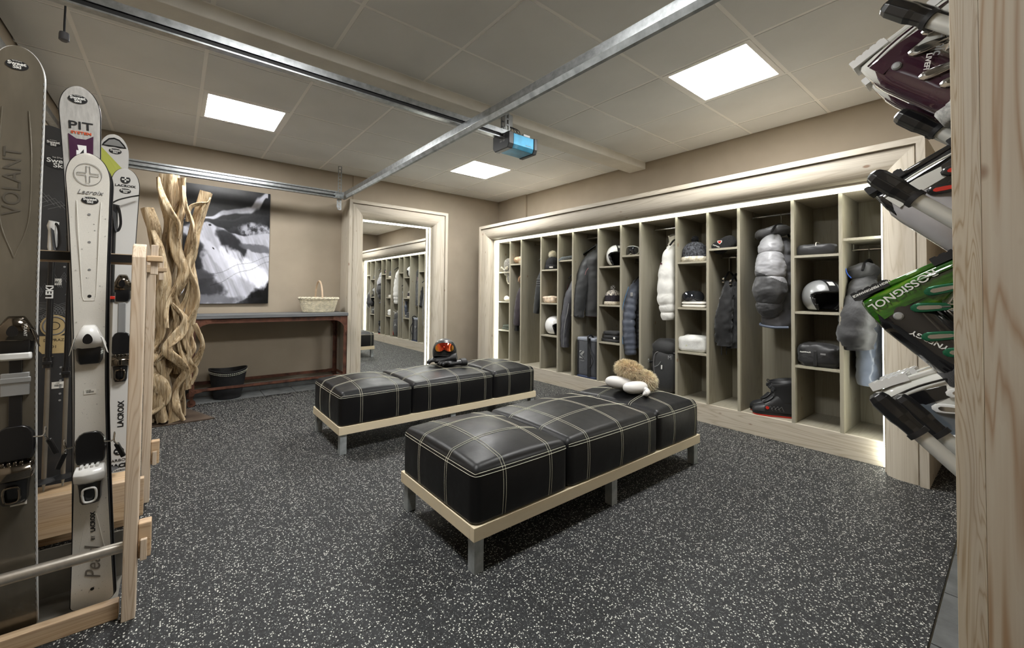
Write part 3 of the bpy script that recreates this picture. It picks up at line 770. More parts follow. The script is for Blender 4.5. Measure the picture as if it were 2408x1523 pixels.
# ------------------------------------------------------------------ driftwood vines
def vines():
    t = thing('vine_sculpture', 'tall bundle of twisted bleached vine trunks standing by the console table', 'driftwood', (-.03, 4.45, .0))
    def stem(pts, r, flat=.55, tw=5.0, seg=14, name='stem', lobes=3, amp=.22):
        P = spline(pts, 9); n = len(P); rings = []; up = None; sd = random.random() * 40
        for k, p in enumerate(P):
            tt = (P[min(k + 1, n - 1)] - P[max(k - 1, 0)]).normalized()
            if up is None: up = Vector((0, 1, 0)) if abs(tt.y) < .9 else Vector((1, 0, 0))
            a = (up - tt * up.dot(tt)).normalized(); up = a; b = tt.cross(a); u = k / (n - 1)
            rk = interp([(i / (len(r) - 1), q) for i, q in enumerate(r)], u)[0]; th = tw * u + sd; ring = []
            for i in range(seg * 2):
                an = PI * i / seg
                rr = rk * (1 + amp * math.sin(lobes * an + sd) + .12 * noise.noise(Vector((math.cos(an) * 1.3, math.sin(an) * 1.3, u * 5 + sd))))
                q = Vector((math.cos(an) * rr, math.sin(an) * rr * flat))
                ring.append(p + a * (q.x * math.cos(th) - q.y * math.sin(th)) + b * (q.x * math.sin(th) + q.y * math.cos(th)))
            rings.append(ring)
        MB().loft(rings).build(name, M_vine, t, world=True, ang=60)
    # coordinates: x, y, z
    stem([(.02, 4.42, .012), (.01, 4.42, .14), (.03, 4.42, .30), (.09, 4.40, .42), (.04, 4.36, .52), (-.04, 4.36, .62), (.02, 4.38, .75), (.08, 4.42, .84), (.03, 4.46, .95), (-.03, 4.44, 1.03), (.03, 4.40, 1.15), (.07, 4.40, 1.28), (.02, 4.42, 1.42), (-.01, 4.44, 1.6), (.03, 4.42, 1.78), (.035, 4.42, 1.95), (.03, 4.42, 2.07)],
         [.055, .045, .03, .032, .035, .035, .03, .035, .036, .034, .036, .04, .045, .045, .04, .032, .036], .6, 7)
    stem([(.10, 4.50, .25), (.085, 4.50, .45), (.09, 4.48, .7), (.12, 4.48, .95), (.13, 4.48, 1.15), (.09, 4.48, 1.4), (.12, 4.46, 1.6), (.16, 4.44, 1.8), (.20, 4.42, 1.98)],
         [.03, .045, .05, .055, .052, .05, .055, .06, .06], .65, 1.6, lobes=4)
    stem([(.12, 4.42, .55), (.07, 4.42, .75), (.15, 4.41, .98), (.145, 4.40, 1.15), (.08, 4.40, 1.32), (.13, 4.40, 1.48), (.15, 4.40, 1.6)], [.018, .022, .022, .024, .024, .02, .012], .8, 3)
    stem([(.07, 4.40, 1.70), (.09, 4.38, 1.82), (.15, 4.37, 1.86), (.20, 4.38, 1.88), (.225, 4.40, 1.93)], [.012, .015, .016, .016, .012], .8, 2)
    stem([(-.10, 4.52, .02), (-.06, 4.52, .3), (-.02, 4.52, .6), (-.04, 4.54, .9), (-.07, 4.54, 1.2), (-.05, 4.52, 1.5), (-.02, 4.50, 1.7), (-.05, 4.50, 1.9), (-.06, 4.48, 2.10)], [.05, .045, .04, .05, .05, .055, .06, .065, .06], .6, 1.5, lobes=4, amp=.28)
    stem([(-.13, 4.42, 2.05), (-.11, 4.40, 1.92), (-.05, 4.38, 1.78), (.01, 4.38, 1.68), (.02, 4.40, 1.55)], [.014, .022, .024, .022, .014], .8, 3)
    stem([(-.05, 4.38, .03), (-.08, 4.38, .18), (-.10, 4.40, .35), (-.14, 4.42, .55), (-.08, 4.44, .75), (-.10, 4.42, 1.0), (-.07, 4.40, 1.2), (-.10, 4.42, 1.45), (-.16, 4.44, 1.6)], [.05, .045, .04, .04, .042, .045, .045, .04, .03], .6, 6)
    stem([(-.22, 4.42, .06), (-.10, 4.40, .14), (-.05, 4.38, .24), (-.10, 4.38, .36), (-.22, 4.40, .38), (-.30, 4.42, .28)], [.05, .05, .055, .055, .05, .04], .55, 3)
    stem([(.09, 4.52, .02), (.085, 4.5, .14), (.07, 4.48, .30), (.11, 4.46, .42), (.09, 4.44, .52), (.05, 4.42, .60)], [.014, .016, .02, .024, .022, .016], .8, 3)
    stem([(-.18, 4.5, .3), (-.2, 4.5, .7), (-.15, 4.5, 1.0), (-.12, 4.48, 1.3), (-.15, 4.5, 1.6), (-.2, 4.52, 1.8)], [.04, .045, .05, .045, .05, .04], .6, 4)
    stem([(.06, 4.56, .02), (.04, 4.56, .3), (-.02, 4.56, .6), (.02, 4.56, .9), (-.03, 4.56, 1.2), (.02, 4.56, 1.5)], [.04, .04, .045, .045, .045, .03], .7, 3)
    stem([(.13, 4.44, .30), (.16, 4.44, .42), (.10, 4.42, .52), (.14, 4.44, .62), (.12, 4.46, .74)], [.016, .024, .026, .022, .012], .7, 4)
    stem([(-.12, 4.40, .50), (-.02, 4.38, .66), (.05, 4.39, .76), (.07, 4.40, .88), (-.02, 4.40, 1.0)], [.03, .036, .036, .034, .02], .55, 4)
    q = random.Random(11)
    for k in range(11):
        x0 = q.uniform(-.16, .08); y0 = 4.46 + q.uniform(-.05, .08); z0 = q.choice([.02, .02, .4, .8]); z1 = min(2.0, z0 + q.uniform(.8, 1.5)); ph = q.uniform(0, 6); am = q.uniform(.04, .09)
        P = []
        for j in range(8):
            u = j / 7; P.append((x0 + .10 * u + am * math.sin(ph + u * 7), y0 - .03 + am * .6 * math.cos(ph + u * 7), lerp(z0, z1, u)))
        r0 = q.uniform(.016, .032); stem(P, [r0 * .8, r0, r0 * 1.1, r0, r0 * .6], .6, 8, lobes=3, amp=.25)
    MB().loft([[(-.46, 4.34, z), (.30, 4.335, z), (.13, 4.80, z), (-.46, 4.86, z)] for z in (.0005, .010)]).build('base_plate', plain('rusty_base_plate', (84, 72, 62), .6, .4, var=.2, sc=5), t, world=True, smooth=False)
vines()

# ------------------------------------------------------------------ ski rack
def rack():
    t = thing('ski_rack', 'larch ski rack with steel retaining bars at the left', 'ski rack', (-.45, 2.35, 0))
    for x in (-.117, -.795):
        for y, h in ((1.865, 1.275), (2.835, 1.29)):
            pts = [(y, 0), (y + .065, 0), (y + .072, .35), (y + .074, 1.1), (y + .066, h - .015), (y + .055, h), (y + .02, h - .01), (y, h - .05), (y - .004, .6)]
            MB().prism(pts, 0, x, x + .036).build('post', M_rackZ, t, world=True, bevel=.003, smooth=False)
            for zc, hh, ln in ((1.222, .022, .045), (.26, .10, .035)) if x > -.5 else ():
                MB().box((x + .037, y + .012, zc - hh / 2 - (.02 if hh > .05 else 0)), (x + .037 + ln, y + .055, zc + hh / 2)).build('tenon', M_rackX, t, world=True, bevel=.004, smooth=False)
                if hh < .05: MB().box((x + .048, y + .022, zc - .055), (x + .068, y + .048, zc + .05)).build('wedge', M_rackZ, t, world=True, bevel=.002, smooth=False)
                else: MB().box((x + .044, y - .004, zc - .07), (x + .062, y + .011, zc + .0)).build('wedge', M_rackZ, t, world=True, bevel=.002, smooth=False)
    for y in (2.022, 2.80):
        MB().box((-.795, y, 1.205), (-.1, y + .03, 1.243)).build('upper_rail', M_rackX, t, world=True, smooth=False)
        MB().box((-.79, y - .006, 1.212), (-.125, y - .0005, 1.240)).build('rail_strip', M_blacksteel, t, world=True, smooth=False)
    for y, z in ((1.905, .235), (2.865, .262)):
        MB().cyl((-.79, y, z), (-.084, y, z), .0175 if y < 2 else .012, 20).build('retaining_bar', M_steel, t, world=True)
    for y0, y1 in ((1.90, 1.935), (2.62, 2.66)):
        MB().box((-.795, y0, 0), (-.126, y1, .055)).build('tray_board', M_rackX, t, world=True, bevel=.002, smooth=False)
    for y0 in (1.936, 2.665):
        MB().box((-.79, y0, .012), (-.135, y0 + .21, .02)).box((-.79, y0 + .205, .02), (-.135, y0 + .21, .19)).build('tray_plate', M_sheet, t, world=True, smooth=False)
    MB().box((-.795, 2.45, .10), (-.09, 2.485, .265)).build('centre_board', M_rackX, t, world=True, bevel=.002, smooth=False)
    MB().box((-.795, 2.486, .225), (-.122, 2.61, .262)).build('centre_shelf', M_rackX, t, world=True, bevel=.002, smooth=False)
rack()

# ------------------------------------------------------------------ skis
def sframe(x, z, sf, off=.0006):
    sl = (sf(z + .01) - sf(z - .01)) / .02
    return frame((x, sf(z) - off, z), (1, 0, 0), (0, sl, 1))
def sticker(par, x0, z0, sf, w_=.052, h_=.031, txt=True, k=1.0):
    # oval shop sticker
    w_ *= k; h_ *= k; x = z = 0.0; y = 0.0; S = sframe(x0, z0, sf) @ Matrix.Rotation(-PI / 2, 4, 'X')
    n = 28; mb = MB().loft([[(x + w_ / 2 * math.cos(2 * PI * i / n), yy, z + h_ / 2 * math.sin(2 * PI * i / n)) for i in range(n)] for yy in (y, y - .0006)]).xf(S)
    o = mb.build('sticker', M_ink, par, label='black oval sticker with white lettering')
    f = lambda zz: S @ frame((x, y - .0008, z + zz * k), (1, 0, 0), (0, 0, 1))
    text('Sweet', .0145 * k, f(.0045), o, M_inkw, bold=.0004, sx=1.15); text('Ski', .0145 * k, f(-.0065), o, M_inkw, bold=.0004, sx=1.15)
    text("Val D'Isère", .005 * k, f(.0125), o, M_inkw)
def barcode(par, x, z, y, num, w_=.03, h_=.016, rot=0):
    o = MB().box((x - w_ / 2, y - .0005, z - h_ / 2), (x + w_ / 2, y, z + h_ / 2)).build('barcode_label', M_paper, par, smooth=False)
    mb = MB(); q = random.Random(3)
    xx = x - w_ * .3
    while xx < x + w_ * .3:
        b = q.uniform(.0004, .0011); mb.box((xx, y - .0008, z - h_ * .22), (xx + b, y - .0006, z + h_ * .12)); xx += b + q.uniform(.0004, .001)
    mb.build('bars', M_ink, o, smooth=False)
    text(num, .0055, frame((x - .004, y - .0008, z + h_ * .3), (1, 0, 0), (0, 0, 1)), o, M_ink)
def ski(name, label, base, L, wt, ww, wl_, m_top, m_edge, tilt=0.0, lean=0.0, group=None, tip_r=.05, cat='ski', tip_kick=.04, thick=.011, tailround=.4, yaw_=0):
    t = thing(name, label, cat, base, (lean, tilt, yaw_), group=group)
    def half(u):
        w = interp([(0, wt / 2), (.5, ww / 2), (1, wl_ / 2)], u)[0]
        k = (u - .5) * 2
        w = ww / 2 + ((wl_ if k > 0 else wt) / 2 - ww / 2) * abs(k) ** 1.7
        return w
    us = sorted(set([round(k / 50, 5) for k in range(51)] + [round(1 - (tip_r * 2.2 / L) * (1 - math.cos(PI / 2 * k / 14)), 5) for k in range(15)] + [round((tip_r * tailround * 1.2 / L) * (1 - math.cos(PI / 2 * k / 6)), 5) for k in range(7)])); cols_ = []
    for u in us:
        z = L * u
        w = half(u)
        dt = L * (1 - u); 
        if dt < tip_r * 2: s = 1 - dt / (tip_r * 2); w *= math.sqrt(max(.0, 1 - s ** 2.2))
        db = L * u
        if db < tip_r * tailround: s = 1 - db / (tip_r * tailround); w *= math.sqrt(max(0, 1 - .55 * s ** 2))
        y = tip_kick * max(0, (u - .82) / .18) ** 2 - .012 * math.sin(PI * min(1, u / .85)) 
        cols_.append((max(w, .004), y, z))
    def body(off0, off1, inset):
        rings = []
        for w, y, z in cols_:
            w2 = max(.002, w - inset); rings.append([(-w2, y + off0, z), (-w2 * .55, y + off0 - .0008, z), (w2 * .55, y + off0 - .0008, z), (w2, y + off0, z), (w2, y + off1, z), (-w2, y + off1, z)])
        return MB().loft(rings)
    body(-thick + .0012, 0, 0).build('core', m_edge, t, ang=30)
    top = body(-thick, -thick + .0011, .0025).build('top_sheet', m_top, t, ang=30)
    def surf(z):
        u = z / L; return tip_kick * max(0, (u - .82) / .18) ** 2 - .012 * math.sin(PI * min(1, u / .85)) - thick - .0012
    return t, surf
def binding(t, y, zt, zh, w_, m1, m2, m3, brakes=True):
    # toe piece at zt, heel piece at zh (both local heights), standing on y
    b = MB(); hw = w_ / 2
    b.loft([[(-s * hw, y, z), (s * hw, y, z), (s * hw * .8, y - d, z), (-s * hw * .8, y - d, z)] for z, s, d in ((zt - .07, .70, .012), (zt - .055, .86, .02), (zt - .02, .92, .022), (zt + .0, .9, .016))])
    toe = b.build('toe_plate', m2, t, bevel=.003)
    # housing with two wings
    b = MB()
    prof_ = [(zt - .018, 1.0, .018), (zt - .005, 1.08, .030), (zt + .012, .95, .040), (zt + .035, .72, .042), (zt + .055, .50, .030), (zt + .062, .40, .012)]
    b.loft([[(-s * hw, y, z), (-s * hw * .9, y - d * .7, z), (-s * hw * .4, y - d, z), (s * hw * .4, y - d, z), (s * hw * .9, y - d * .7, z), (s * hw, y, z)] for z, s, d in prof_])
    for sx in (-1, 1):
        b.loft([[(sx * hw * .75, y - .01, zt + .022), (sx * hw * .95, y - .02, zt + .018), (sx * hw * .8, y - .032, zt + .024)], [(sx * hw * 1.22, y - .012, zt - .036), (sx * hw * 1.25, y - .018, zt - .038), (sx * hw * 1.12, y - .026, zt - .03)]])
    toe_h = b.build('toe_piece', m1, t, bevel=.002, ang=50)
    n = 18
    MB().loft([[(.012 * math.cos(2 * PI * i / n) * (1 - .25 * math.sin(2 * PI * i / n)), yy, zt + .018 + .017 * math.sin(2 * PI * i / n)) for i in range(n)] for yy in (y - .040, y - .0445)]).build('toe_badge', m2, toe_h)
    # middle track
    if m3: MB().box((-.014, y - .007, zh + .02), (.014, y, zt - .075)).build('track', m3, t, bevel=.002)
    # brake pad
    b = MB()
    b.loft([[(-s * hw, y - .002, z), (-s * hw * .9, y - .014, z), (s * hw * .9, y - .014, z), (s * hw, y - .002, z)] for z, s in ((zh + .02, .85), (zh + .03, .95), (zh + .07, 1.02), (zh + .10, .95), (zh + .118, .7), (zh + .125, .4))])
    b.build('brake_pad', m2, t, bevel=.002)
    if brakes:
        for sx in (-1, 1):
            MB().tube(spline([(sx * hw * .9, y - .01, zh + .085), (sx * (hw + .018), y - .012, zh + .085), (sx * (hw + .022), y - .008, zh + .11), (sx * (hw + .02), y - .004, zh + .08), (sx * (hw + .03), y + .02, zh + .055)], 5), .0025, 8).build('brake_arm', M_chrome, t)
            mm = Matrix.Translation((sx * (hw + .034), y + .02, zh + .035)) @ Matrix.Rotation(sx * -.35, 4, 'Y')
            MB().box((-.007, -.006, -.025), (.007, .006, .03), mat=mm).build('brake_tip', M_blackpl, t, bevel=.003)
    # heel housing
    b = MB()
    b.loft([[(-s * hw, y, z), (-s * hw * .95, y - d * .75, z), (-s * hw * .5, y - d, z), (s * hw * .5, y - d, z), (s * hw * .95, y - d * .75, z), (s * hw, y, z)] for z, s, d in ((zh - .115, .55, .016), (zh - .10, .68, .028), (zh - .06, .72, .034), (zh - .03, .8, .04))])
    b.build('heel_base', m2, t, bevel=.002, ang=50)
    b = MB()
    b.loft([[(-s * hw, y - .006, z), (-s * hw * .95, y - d * .8, z), (-s * hw * .3, y - d, z), (s * hw * .3, y - d, z), (s * hw * .95, y - d * .8, z), (s * hw, y - .006, z)] for z, s, d in ((zh - .04, .75, .036), (zh - .03, .98, .05), (zh - .005, 1.02, .055), (zh + .008, .96, .045), (zh + .014, .9, .03))])
    for k in (-1.5, -.5, .5, 1.5): b.box((k * .013 - .004, y - .036, zh + .01), (k * .013 + .004, y - .012, zh + .021))
    b.build('heel_piece', m1 if m1 is not M_chrome else m2, t, bevel=.002, ang=50)
    fr_ = MB().tube(spline([(-.017, y - .036, zh - .075), (-.012, y - .04, zh - .055), (.012, y - .04, zh - .055), (.017, y - .036, zh - .075), (.012, y - .032, zh - .10), (-.012, y - .032, zh - .10), (-.017, y - .036, zh - .075)], 4), .0035, 8)
    fr_.build('release_lever', m1, t)

M_pearl = plain('pearl_white_sheet', (216, 213, 205), .35, coat=.3, var=.02, sc=300)
M_pearl2 = plain('white_sheet', (214, 213, 210), .35, coat=.3, var=.01)
M_smoke = plain('smoky_grey_sheet', (106, 100, 88), .22, .3, coat=.8, var=.18, sc=8, stretch=(1, 1, .25))
M_silversheet = plain('silver_sheet', (190, 188, 184), .3, .25, coat=.6, var=.08, sc=140, stretch=(1, 1, .15))
M_edge = plain('ski_edge_dark', (40, 40, 42), .35, .5)
M_edgew = plain('ski_sidewall_white', (208, 208, 206), .4)
M_lime = plain('lime_ink', (184, 190, 84), .5, var=.02)
M_plum = plain('plum_ink', (62, 28, 56), .4, var=.02)
M_orange = plain('orange_ink', (206, 88, 52), .5, var=.02)
M_blacksheet = plain('graphite_sheet', (44, 45, 47), .4, coat=.3, var=.12, sc=6)
def T(s, size, x, z, y, par, mat, vert=False, **kw):
    F = sframe(x, z, y, .0008) if callable(y) else frame((x, y, z), (1, 0, 0), (0, 0, 1))
    if vert: F = F @ Matrix.Rotation(PI / 2, 4, 'Z')
    return text(s, size, F, par, mat, **kw)
def plate(par, name, poly, y, mat, dep=.0007, off=.0):
    mb = MB().prism(poly, 1, -dep, 0)
    for v in mb.v: v.y += (y(v.z) if callable(y) else y) - off
    return mb.build(name, mat, par, smooth=False)
def ringp(par, x, z, y, rx, rz, wd, mat, name='ring_mark', n=32):
    mb = MB()
    mb.tube([(x + rx * math.cos(2 * PI * i / n), y, z + rz * math.sin(2 * PI * i / n)) for i in range(n + 1)], wd, 4, cap=False)
    return mb.build(name, mat, par)

# pearl ski, front row
s1, sf = ski('alpine_ski', 'pearl white ski with round cross emblem, in front of the others in the rack', (-.197, 1.985, .03), 1.545, .112, .078, .120, M_pearl, M_edge, tilt=-.030, tip_kick=-.025)
Y = sf(1.47); MB().tube([(.034 * math.cos(2 * PI * i / 40), sf(1.475 + .036 * math.sin(2 * PI * i / 40)) - .0012, 1.475 + .036 * math.sin(2 * PI * i / 40)) for i in range(41)], .0007, 4, cap=False).build('ring_mark', M_grey, s1)
for pts_ in ([(-.004, .005), (-.004, .027), (.005, .027), (.005, .009)], [(.004, -.005), (.004, -.027), (-.005, -.027), (-.005, -.009)], [(-.004, .005), (-.026, .005), (-.026, -.003), (-.006, -.003)], [(.004, -.004), (.026, -.004), (.026, .004), (.006, .004)], [(-.006, -.003), (-.005, -.009)], [(.006, .004), (.005, .009)]):
    MB().tube([(x, sf(1.475 + z) - .0012, 1.475 + z) for x, z in pts_], .0007, 4).build('emblem_line', M_grey, s1)
T('Lacroix', .021, .003, 1.415, sf, s1, M_grey, shear=.4)
sticker(s1, .003, 1.388, sf, k=.82)
yf = -.0245
ch = [(-.030, 1.385), (-.018, 1.06), (-.014, 1.045), (.012, 1.045), (.016, 1.06), (.030, 1.385)]
for a, b in zip(ch, ch[1:]):
    MB().tube([(a[0], sf(a[1]) + .0002, a[1]), (b[0], sf(b[1]) + .0002, b[1])], .0012, 6).build('raised_line', M_pearl, s1)
ch = [(-.036, .16), (-.012, .315), (.012, .315), (.036, .16)]
for a, b in zip(ch, ch[1:]):
    MB().tube([(a[0], sf(a[1]) + .0002, a[1]), (b[0], sf(b[1]) + .0002, b[1])], .0012, 6).build('raised_line', M_pearl, s1)
mb = MB(); q = random.Random(5)
for k in range(120):
    z = q.uniform(.05, 1.36); x = q.uniform(-.045, .045) * (.8 if .5 < z < 1.1 else 1); y = sf(z)
    if k % 4 == 0: mb.box((x - .0022, y - .0004, z - .0003), (x + .0022, y, z + .0003)).box((x - .0003, y - .0004, z - .0022), (x + .0003, y, z + .0022))
    else: mb.box((x - .0006, y - .0004, z - .0006), (x + .0006, y, z + .0006))
mb.build('printed_stars', M_grey, s1, smooth=False)['kind'] = 'stuff'
for z in (1.34, 1.245, 1.15): MB().cyl((0, sf(z), z), (0, sf(z) - .0005, z), .004, 12).build('printed_dot', M_grey, s1)
MB().cyl((0, sf(1.06), 1.06), (0, sf(1.06) - .0006, 1.06), .005, 16).build('printed_dot', M_ink, s1)
MB().cyl((0, sf(.06), .06), (0, sf(.06) - .0006, .06), .005, 16).build('printed_dot', M_ink, s1)
barcode(s1, .0, .735, -.0245, '14106')
T('Pearl', .055, .004, .145, sf, s1, plain('taupe_ink', (112, 106, 98), .5), True, shear=.5)
T('BY', .014, .004, .235, sf, s1, M_ink, True); T('LACROIX', .016, .004, .29, sf, s1, M_ink, True, bold=.0006)
binding(s1, -.0225, .90, .475, .078, M_whitepl, M_blackpl, None)
# its twin behind it
s1b, _ = ski('alpine_ski', 'dark soled ski strapped back to back behind the pearl white ski', (-.192, 1.989, .03), 1.535, .110, .078, .118, M_edge, M_edge, tilt=.030, tip_kick=-.02, yaw_=PI)

# big smoky ski in front left
s2, sf2 = ski('alpine_ski', 'tall smoky grey ski with chrome binding at the left edge of the rack', (-.37, 1.965, .03), 1.845, .100, .088, .118, M_smoke, M_edgew, tilt=-.018, tip_kick=-.02)
sticker(s2, -.004, 1.785, sf2, k=.95)
barcode(s2, .008, .415, sf2(.415) - .0003, '14145', .035, .02)
mb = MB()
for k in range(90):
    z = .06 + k * .0195; u = z / 1.845; w = .044 + (.059 if u > .5 else .05) * 0 
    kk = (u - .5) * 2; hw = .044 + ((.118 if kk > 0 else .1) / 2 - .044) * abs(kk) ** 1.7
    if z < 1.74: mb.box((hw - .0035, sf2(z) - .0003, z), (hw - .001, sf2(z) + .0006, z + .010))
mb.build('edge_dashes', M_silver, s2, smooth=False)['kind'] = 'stuff'
T('VOLANT', .055, -.012, 1.42, sf2, s2, plain('embossed_grey', (92, 88, 80), .3, .3), True)
for sx in (-1, 1):
    MB().tube(spline([(sx * .028 - .008, sf2(1.65), 1.65), (sx * .034 - .008, sf2(1.5), 1.5), (sx * .03 - .008, sf2(1.3), 1.3), (-.008, sf2(1.18), 1.18)], 6), .0016, 6).build('embossed_line', M_smoke, s2)
M_dkchrome = plain('dark_chrome', (120, 112, 102), .12, 1.0, var=.05)
binding(s2, -.0225, .935, .53, .088, M_dkchrome, M_blackpl, M_blackpl)
text('VOLANT', .010, frame((.026, -.0625, .955), (0, 0, -1), (1, 0, 0)), s2, M_inkw)
b = MB().box((-.036, -.045, .86), (.036, -.023, .885)); b.build('toe_bar', M_whitepl, s2, bevel=.006)
MB().box((-.03, -.034, .75), (.03, -.0235, .82)).box((-.034, -.037, .79), (.034, -.034, .806)).build('adjuster_plate', M_silver, s2, bevel=.003)

# silver PIT ski
s3, sf3 = ski('alpine_ski', 'silver and plum ski rising behind the pearl white ski', (-.209, 2.085, .03), 1.80, .108, .076, .114, M_silversheet, M_edge, tilt=-.041, tip_kick=-.03, lean=.0)
sticker(s3, -.004, 1.755, sf3, k=.95)
T('PIT', .038, .0, 1.665, sf3, s3, M_ink, bold=.0004, sx=1.25); T('SYSTEM', .0125, .001, 1.641, sf3, s3, M_orange, bold=.0003, sx=1.25)
plate(s3, 'plum_panel', [(-.032, 1.635), (-.012, 1.62), (.012, 1.62), (.032, 1.635), (.028, 1.50), (-.028, 1.50)], sf3, M_plum, off=.0006)
plate(s3, 'white_panel', [(-.013, 1.598), (.013, 1.598), (.013, 1.50), (-.013, 1.50)], sf3, M_whitepl, off=.0016)
plate(s3, 'emblem_bar', [(-.006, 1.565), (.006, 1.585), (.006, 1.57), (-.006, 1.55)], sf3, M_ink, off=.0026)
# rear row
s4, sf4 = ski('alpine_ski', 'white and lime ski with clear window tip in the back of the rack', (-.238, 2.80, .035), 1.845, .11, .08, .112, M_pearl2, M_edgew, tilt=-.008, tip_kick=-.03)
plate(s4, 'lime_stripe', [(-.054, 1.765), (-.045, 1.775), (.05, 1.66), (.05, 1.60), (.0, 1.60), (-.052, 1.66)], sf4, M_lime, off=.0006)
plate(s4, 'tip_window', [(-.045, 1.785), (-.038, 1.80), (-.02, 1.822), (.0, 1.829), (.02, 1.822), (.038, 1.80), (.045, 1.785), (.02, 1.782), (.0, 1.785), (-.02, 1.782)], sf4, M_edge, off=.0006)
plate(s4, 'tip_window_glass', [(-.038, 1.789), (-.018, 1.815), (.0, 1.821), (.018, 1.815), (.038, 1.789), (.0, 1.79)], sf4, M_silver, off=.0016)
sticker(s4, .004, 1.765, sf4, k=.9)
T('X', .045, -.02, 1.655, sf4, s4, M_ink, bold=.003)
s5, sf5 = ski('alpine_ski', 'white ski with black cross emblem and hanging strap beside the near rack post', (-.196, 2.745, .125), 1.585, .098, .074, .116, M_pearl2, M_edge, tilt=-.005, tip_kick=-.02)
MB().cyl((0, sf5(1.53), 1.53), (0, sf5(1.53) - .001, 1.53), .019, 24).build('round_emblem', M_ink, s5)
mb = MB(); Y = sf5(1.53) - .0012; mb.box((-.003, Y - .0006, 1.517), (.003, Y, 1.543)).box((-.013, Y - .0006, 1.527), (.013, Y, 1.533)); mb.build('emblem_cross', M_inkw, s5, smooth=False)
T('LACROIX', .015, 0, 1.499, sf5, s5, M_ink, bold=.0004, sx=1.2); sticker(s5, 0, 1.475, sf5, k=.82)
T('LACROIX', .030, .005, .38, sf5, s5, M_ink, True, bold=.001)
MB().cyl((0, sf5(.20), .20), (0, sf5(.20) - .001, .20), .019, 24).build('round_emblem', M_ink, s5)
mb = MB(); Y = sf5(.2) - .0012; mb.box((-.003, Y - .0006, .187), (.003, Y, .213)).box((-.013, Y - .0006, .197), (.013, Y, .203)); mb.build('emblem_cross', M_inkw, s5, smooth=False)
T('CARBON', .018, .0, .155, sf5, s5, M_ink, sx=1.1); T('MACH', .026, 0, .128, sf5, s5, M_ink, bold=.0014, sx=1.1); T('BY LACROIX', .010, 0, .106, sf5, s5, M_ink, sx=1.1)
binding(s5, -.0225, 1.0, .655, .074, M_dkchrome, M_blackpl, M_silver)
stp = MB().tube(spline([(-.05, -.06, 1.395), (-.02, -.064, 1.42), (.02, -.062, 1.44), (.054, -.052, 1.455)], 5), .009, 10, flat=.3, ph=PI / 2); stp.build('strap', M_blackpl, s5)

# snowboard
sb, sfb = ski('snowboard', 'black snowboard with pale mountain drawing behind the ski poles', (-.462, 2.74, .115), 1.735, .27, .235, .275, M_blacksheet, M_edge, cat='snowboard', tip_r=.13, tip_kick=-.03, tailround=2.0)
sticker(sb, .012, 1.66, sfb, k=1.0); sticker(sb, .03, 1.575, sfb, k=1.9)
M_line = plain('chalk_line', (126, 128, 128), .6)
mb = MB()
for r_ in range(9):
    cx_, cz_ = -.11 + r_ * .028, .86 + .03 * math.sin(r_ * 2.1)
    for k in range(5):
        rr = .028 + k * .009
        mb.tube([(max(-.112, min(.112, cx_ + rr * math.cos(a))), sfb(.9) - .0006, cz_ + rr * .8 * math.sin(a)) for a in [PI * j / 12 for j in range(13)]], .0007, 4)
for r_ in range(7):
    cx_, cz_ = -.09 + r_ * .03, 1.02 + .03 * math.sin(r_ * 1.7)
    for k in range(3): mb.tube([(cx_ - .025 + k * .006, sfb(1) - .0006, cz_ - .03), (cx_, sfb(1) - .0006, cz_ + .03 - k * .012), (cx_ + .025 - k * .006, sfb(1) - .0006, cz_ - .03)], .0008, 4)
for r_ in range(7): mb.tube([(-.09 + .015 * r_, sfb(1.4) - .0006, 1.42 - r_ * .01), (-.06 + .02 * r_, sfb(1.4) - .0006, 1.46 - r_ * .012), (-.02 + .02 * r_, sfb(1.4) - .0006, 1.40 - r_ * .01)], .0008, 4)
mb.build('line_drawing', M_line, sb)['kind'] = 'stuff'
for z0 in (1.16, .64):
    mb = MB()
    for k in range(6):
        for x in (-.045, .045): mb.cyl((x + .015, sfb(z0), z0 - k * .03), (x + .015, sfb(z0) - .001, z0 - k * .03), .0045, 10)
    mb.build('insert_holes', M_silver, sb)
M_kraft = plain('kraft_badge', (186, 164, 118), .6)
Y = sfb(.8) - .0007
n = 24; MB().loft([[(.035 + .045 * math.cos(2 * PI * i / n), yy, .83 + .05 * math.sin(2 * PI * i / n)) for i in range(n)] for yy in (Y, Y - .0006)]).build('round_badge', M_kraft, sb)
ringp(sb, .035, .83, Y - .001, .036, .040, .003, M_grey); ringp(sb, .035, .83, Y - .001, .017, .017, .0015, M_ink)
plate(sb, 'name_badge', [(-.01, .785), (.08, .785), (.08, .72), (.07, .705), (.0, .705), (-.01, .72)], Y, M_kraft)
T('DUPRAZ', .017, .035, .765, Y - .001, sb, M_ink); T('D1', .018, .035, .735, Y - .001, sb, M_ink)
barcode(sb, .03, 1.03, sfb(1.03) - .0006, '14406', .045, .03); barcode(sb, .055, .56, sfb(.56) - .0006, '14406', .045, .03)

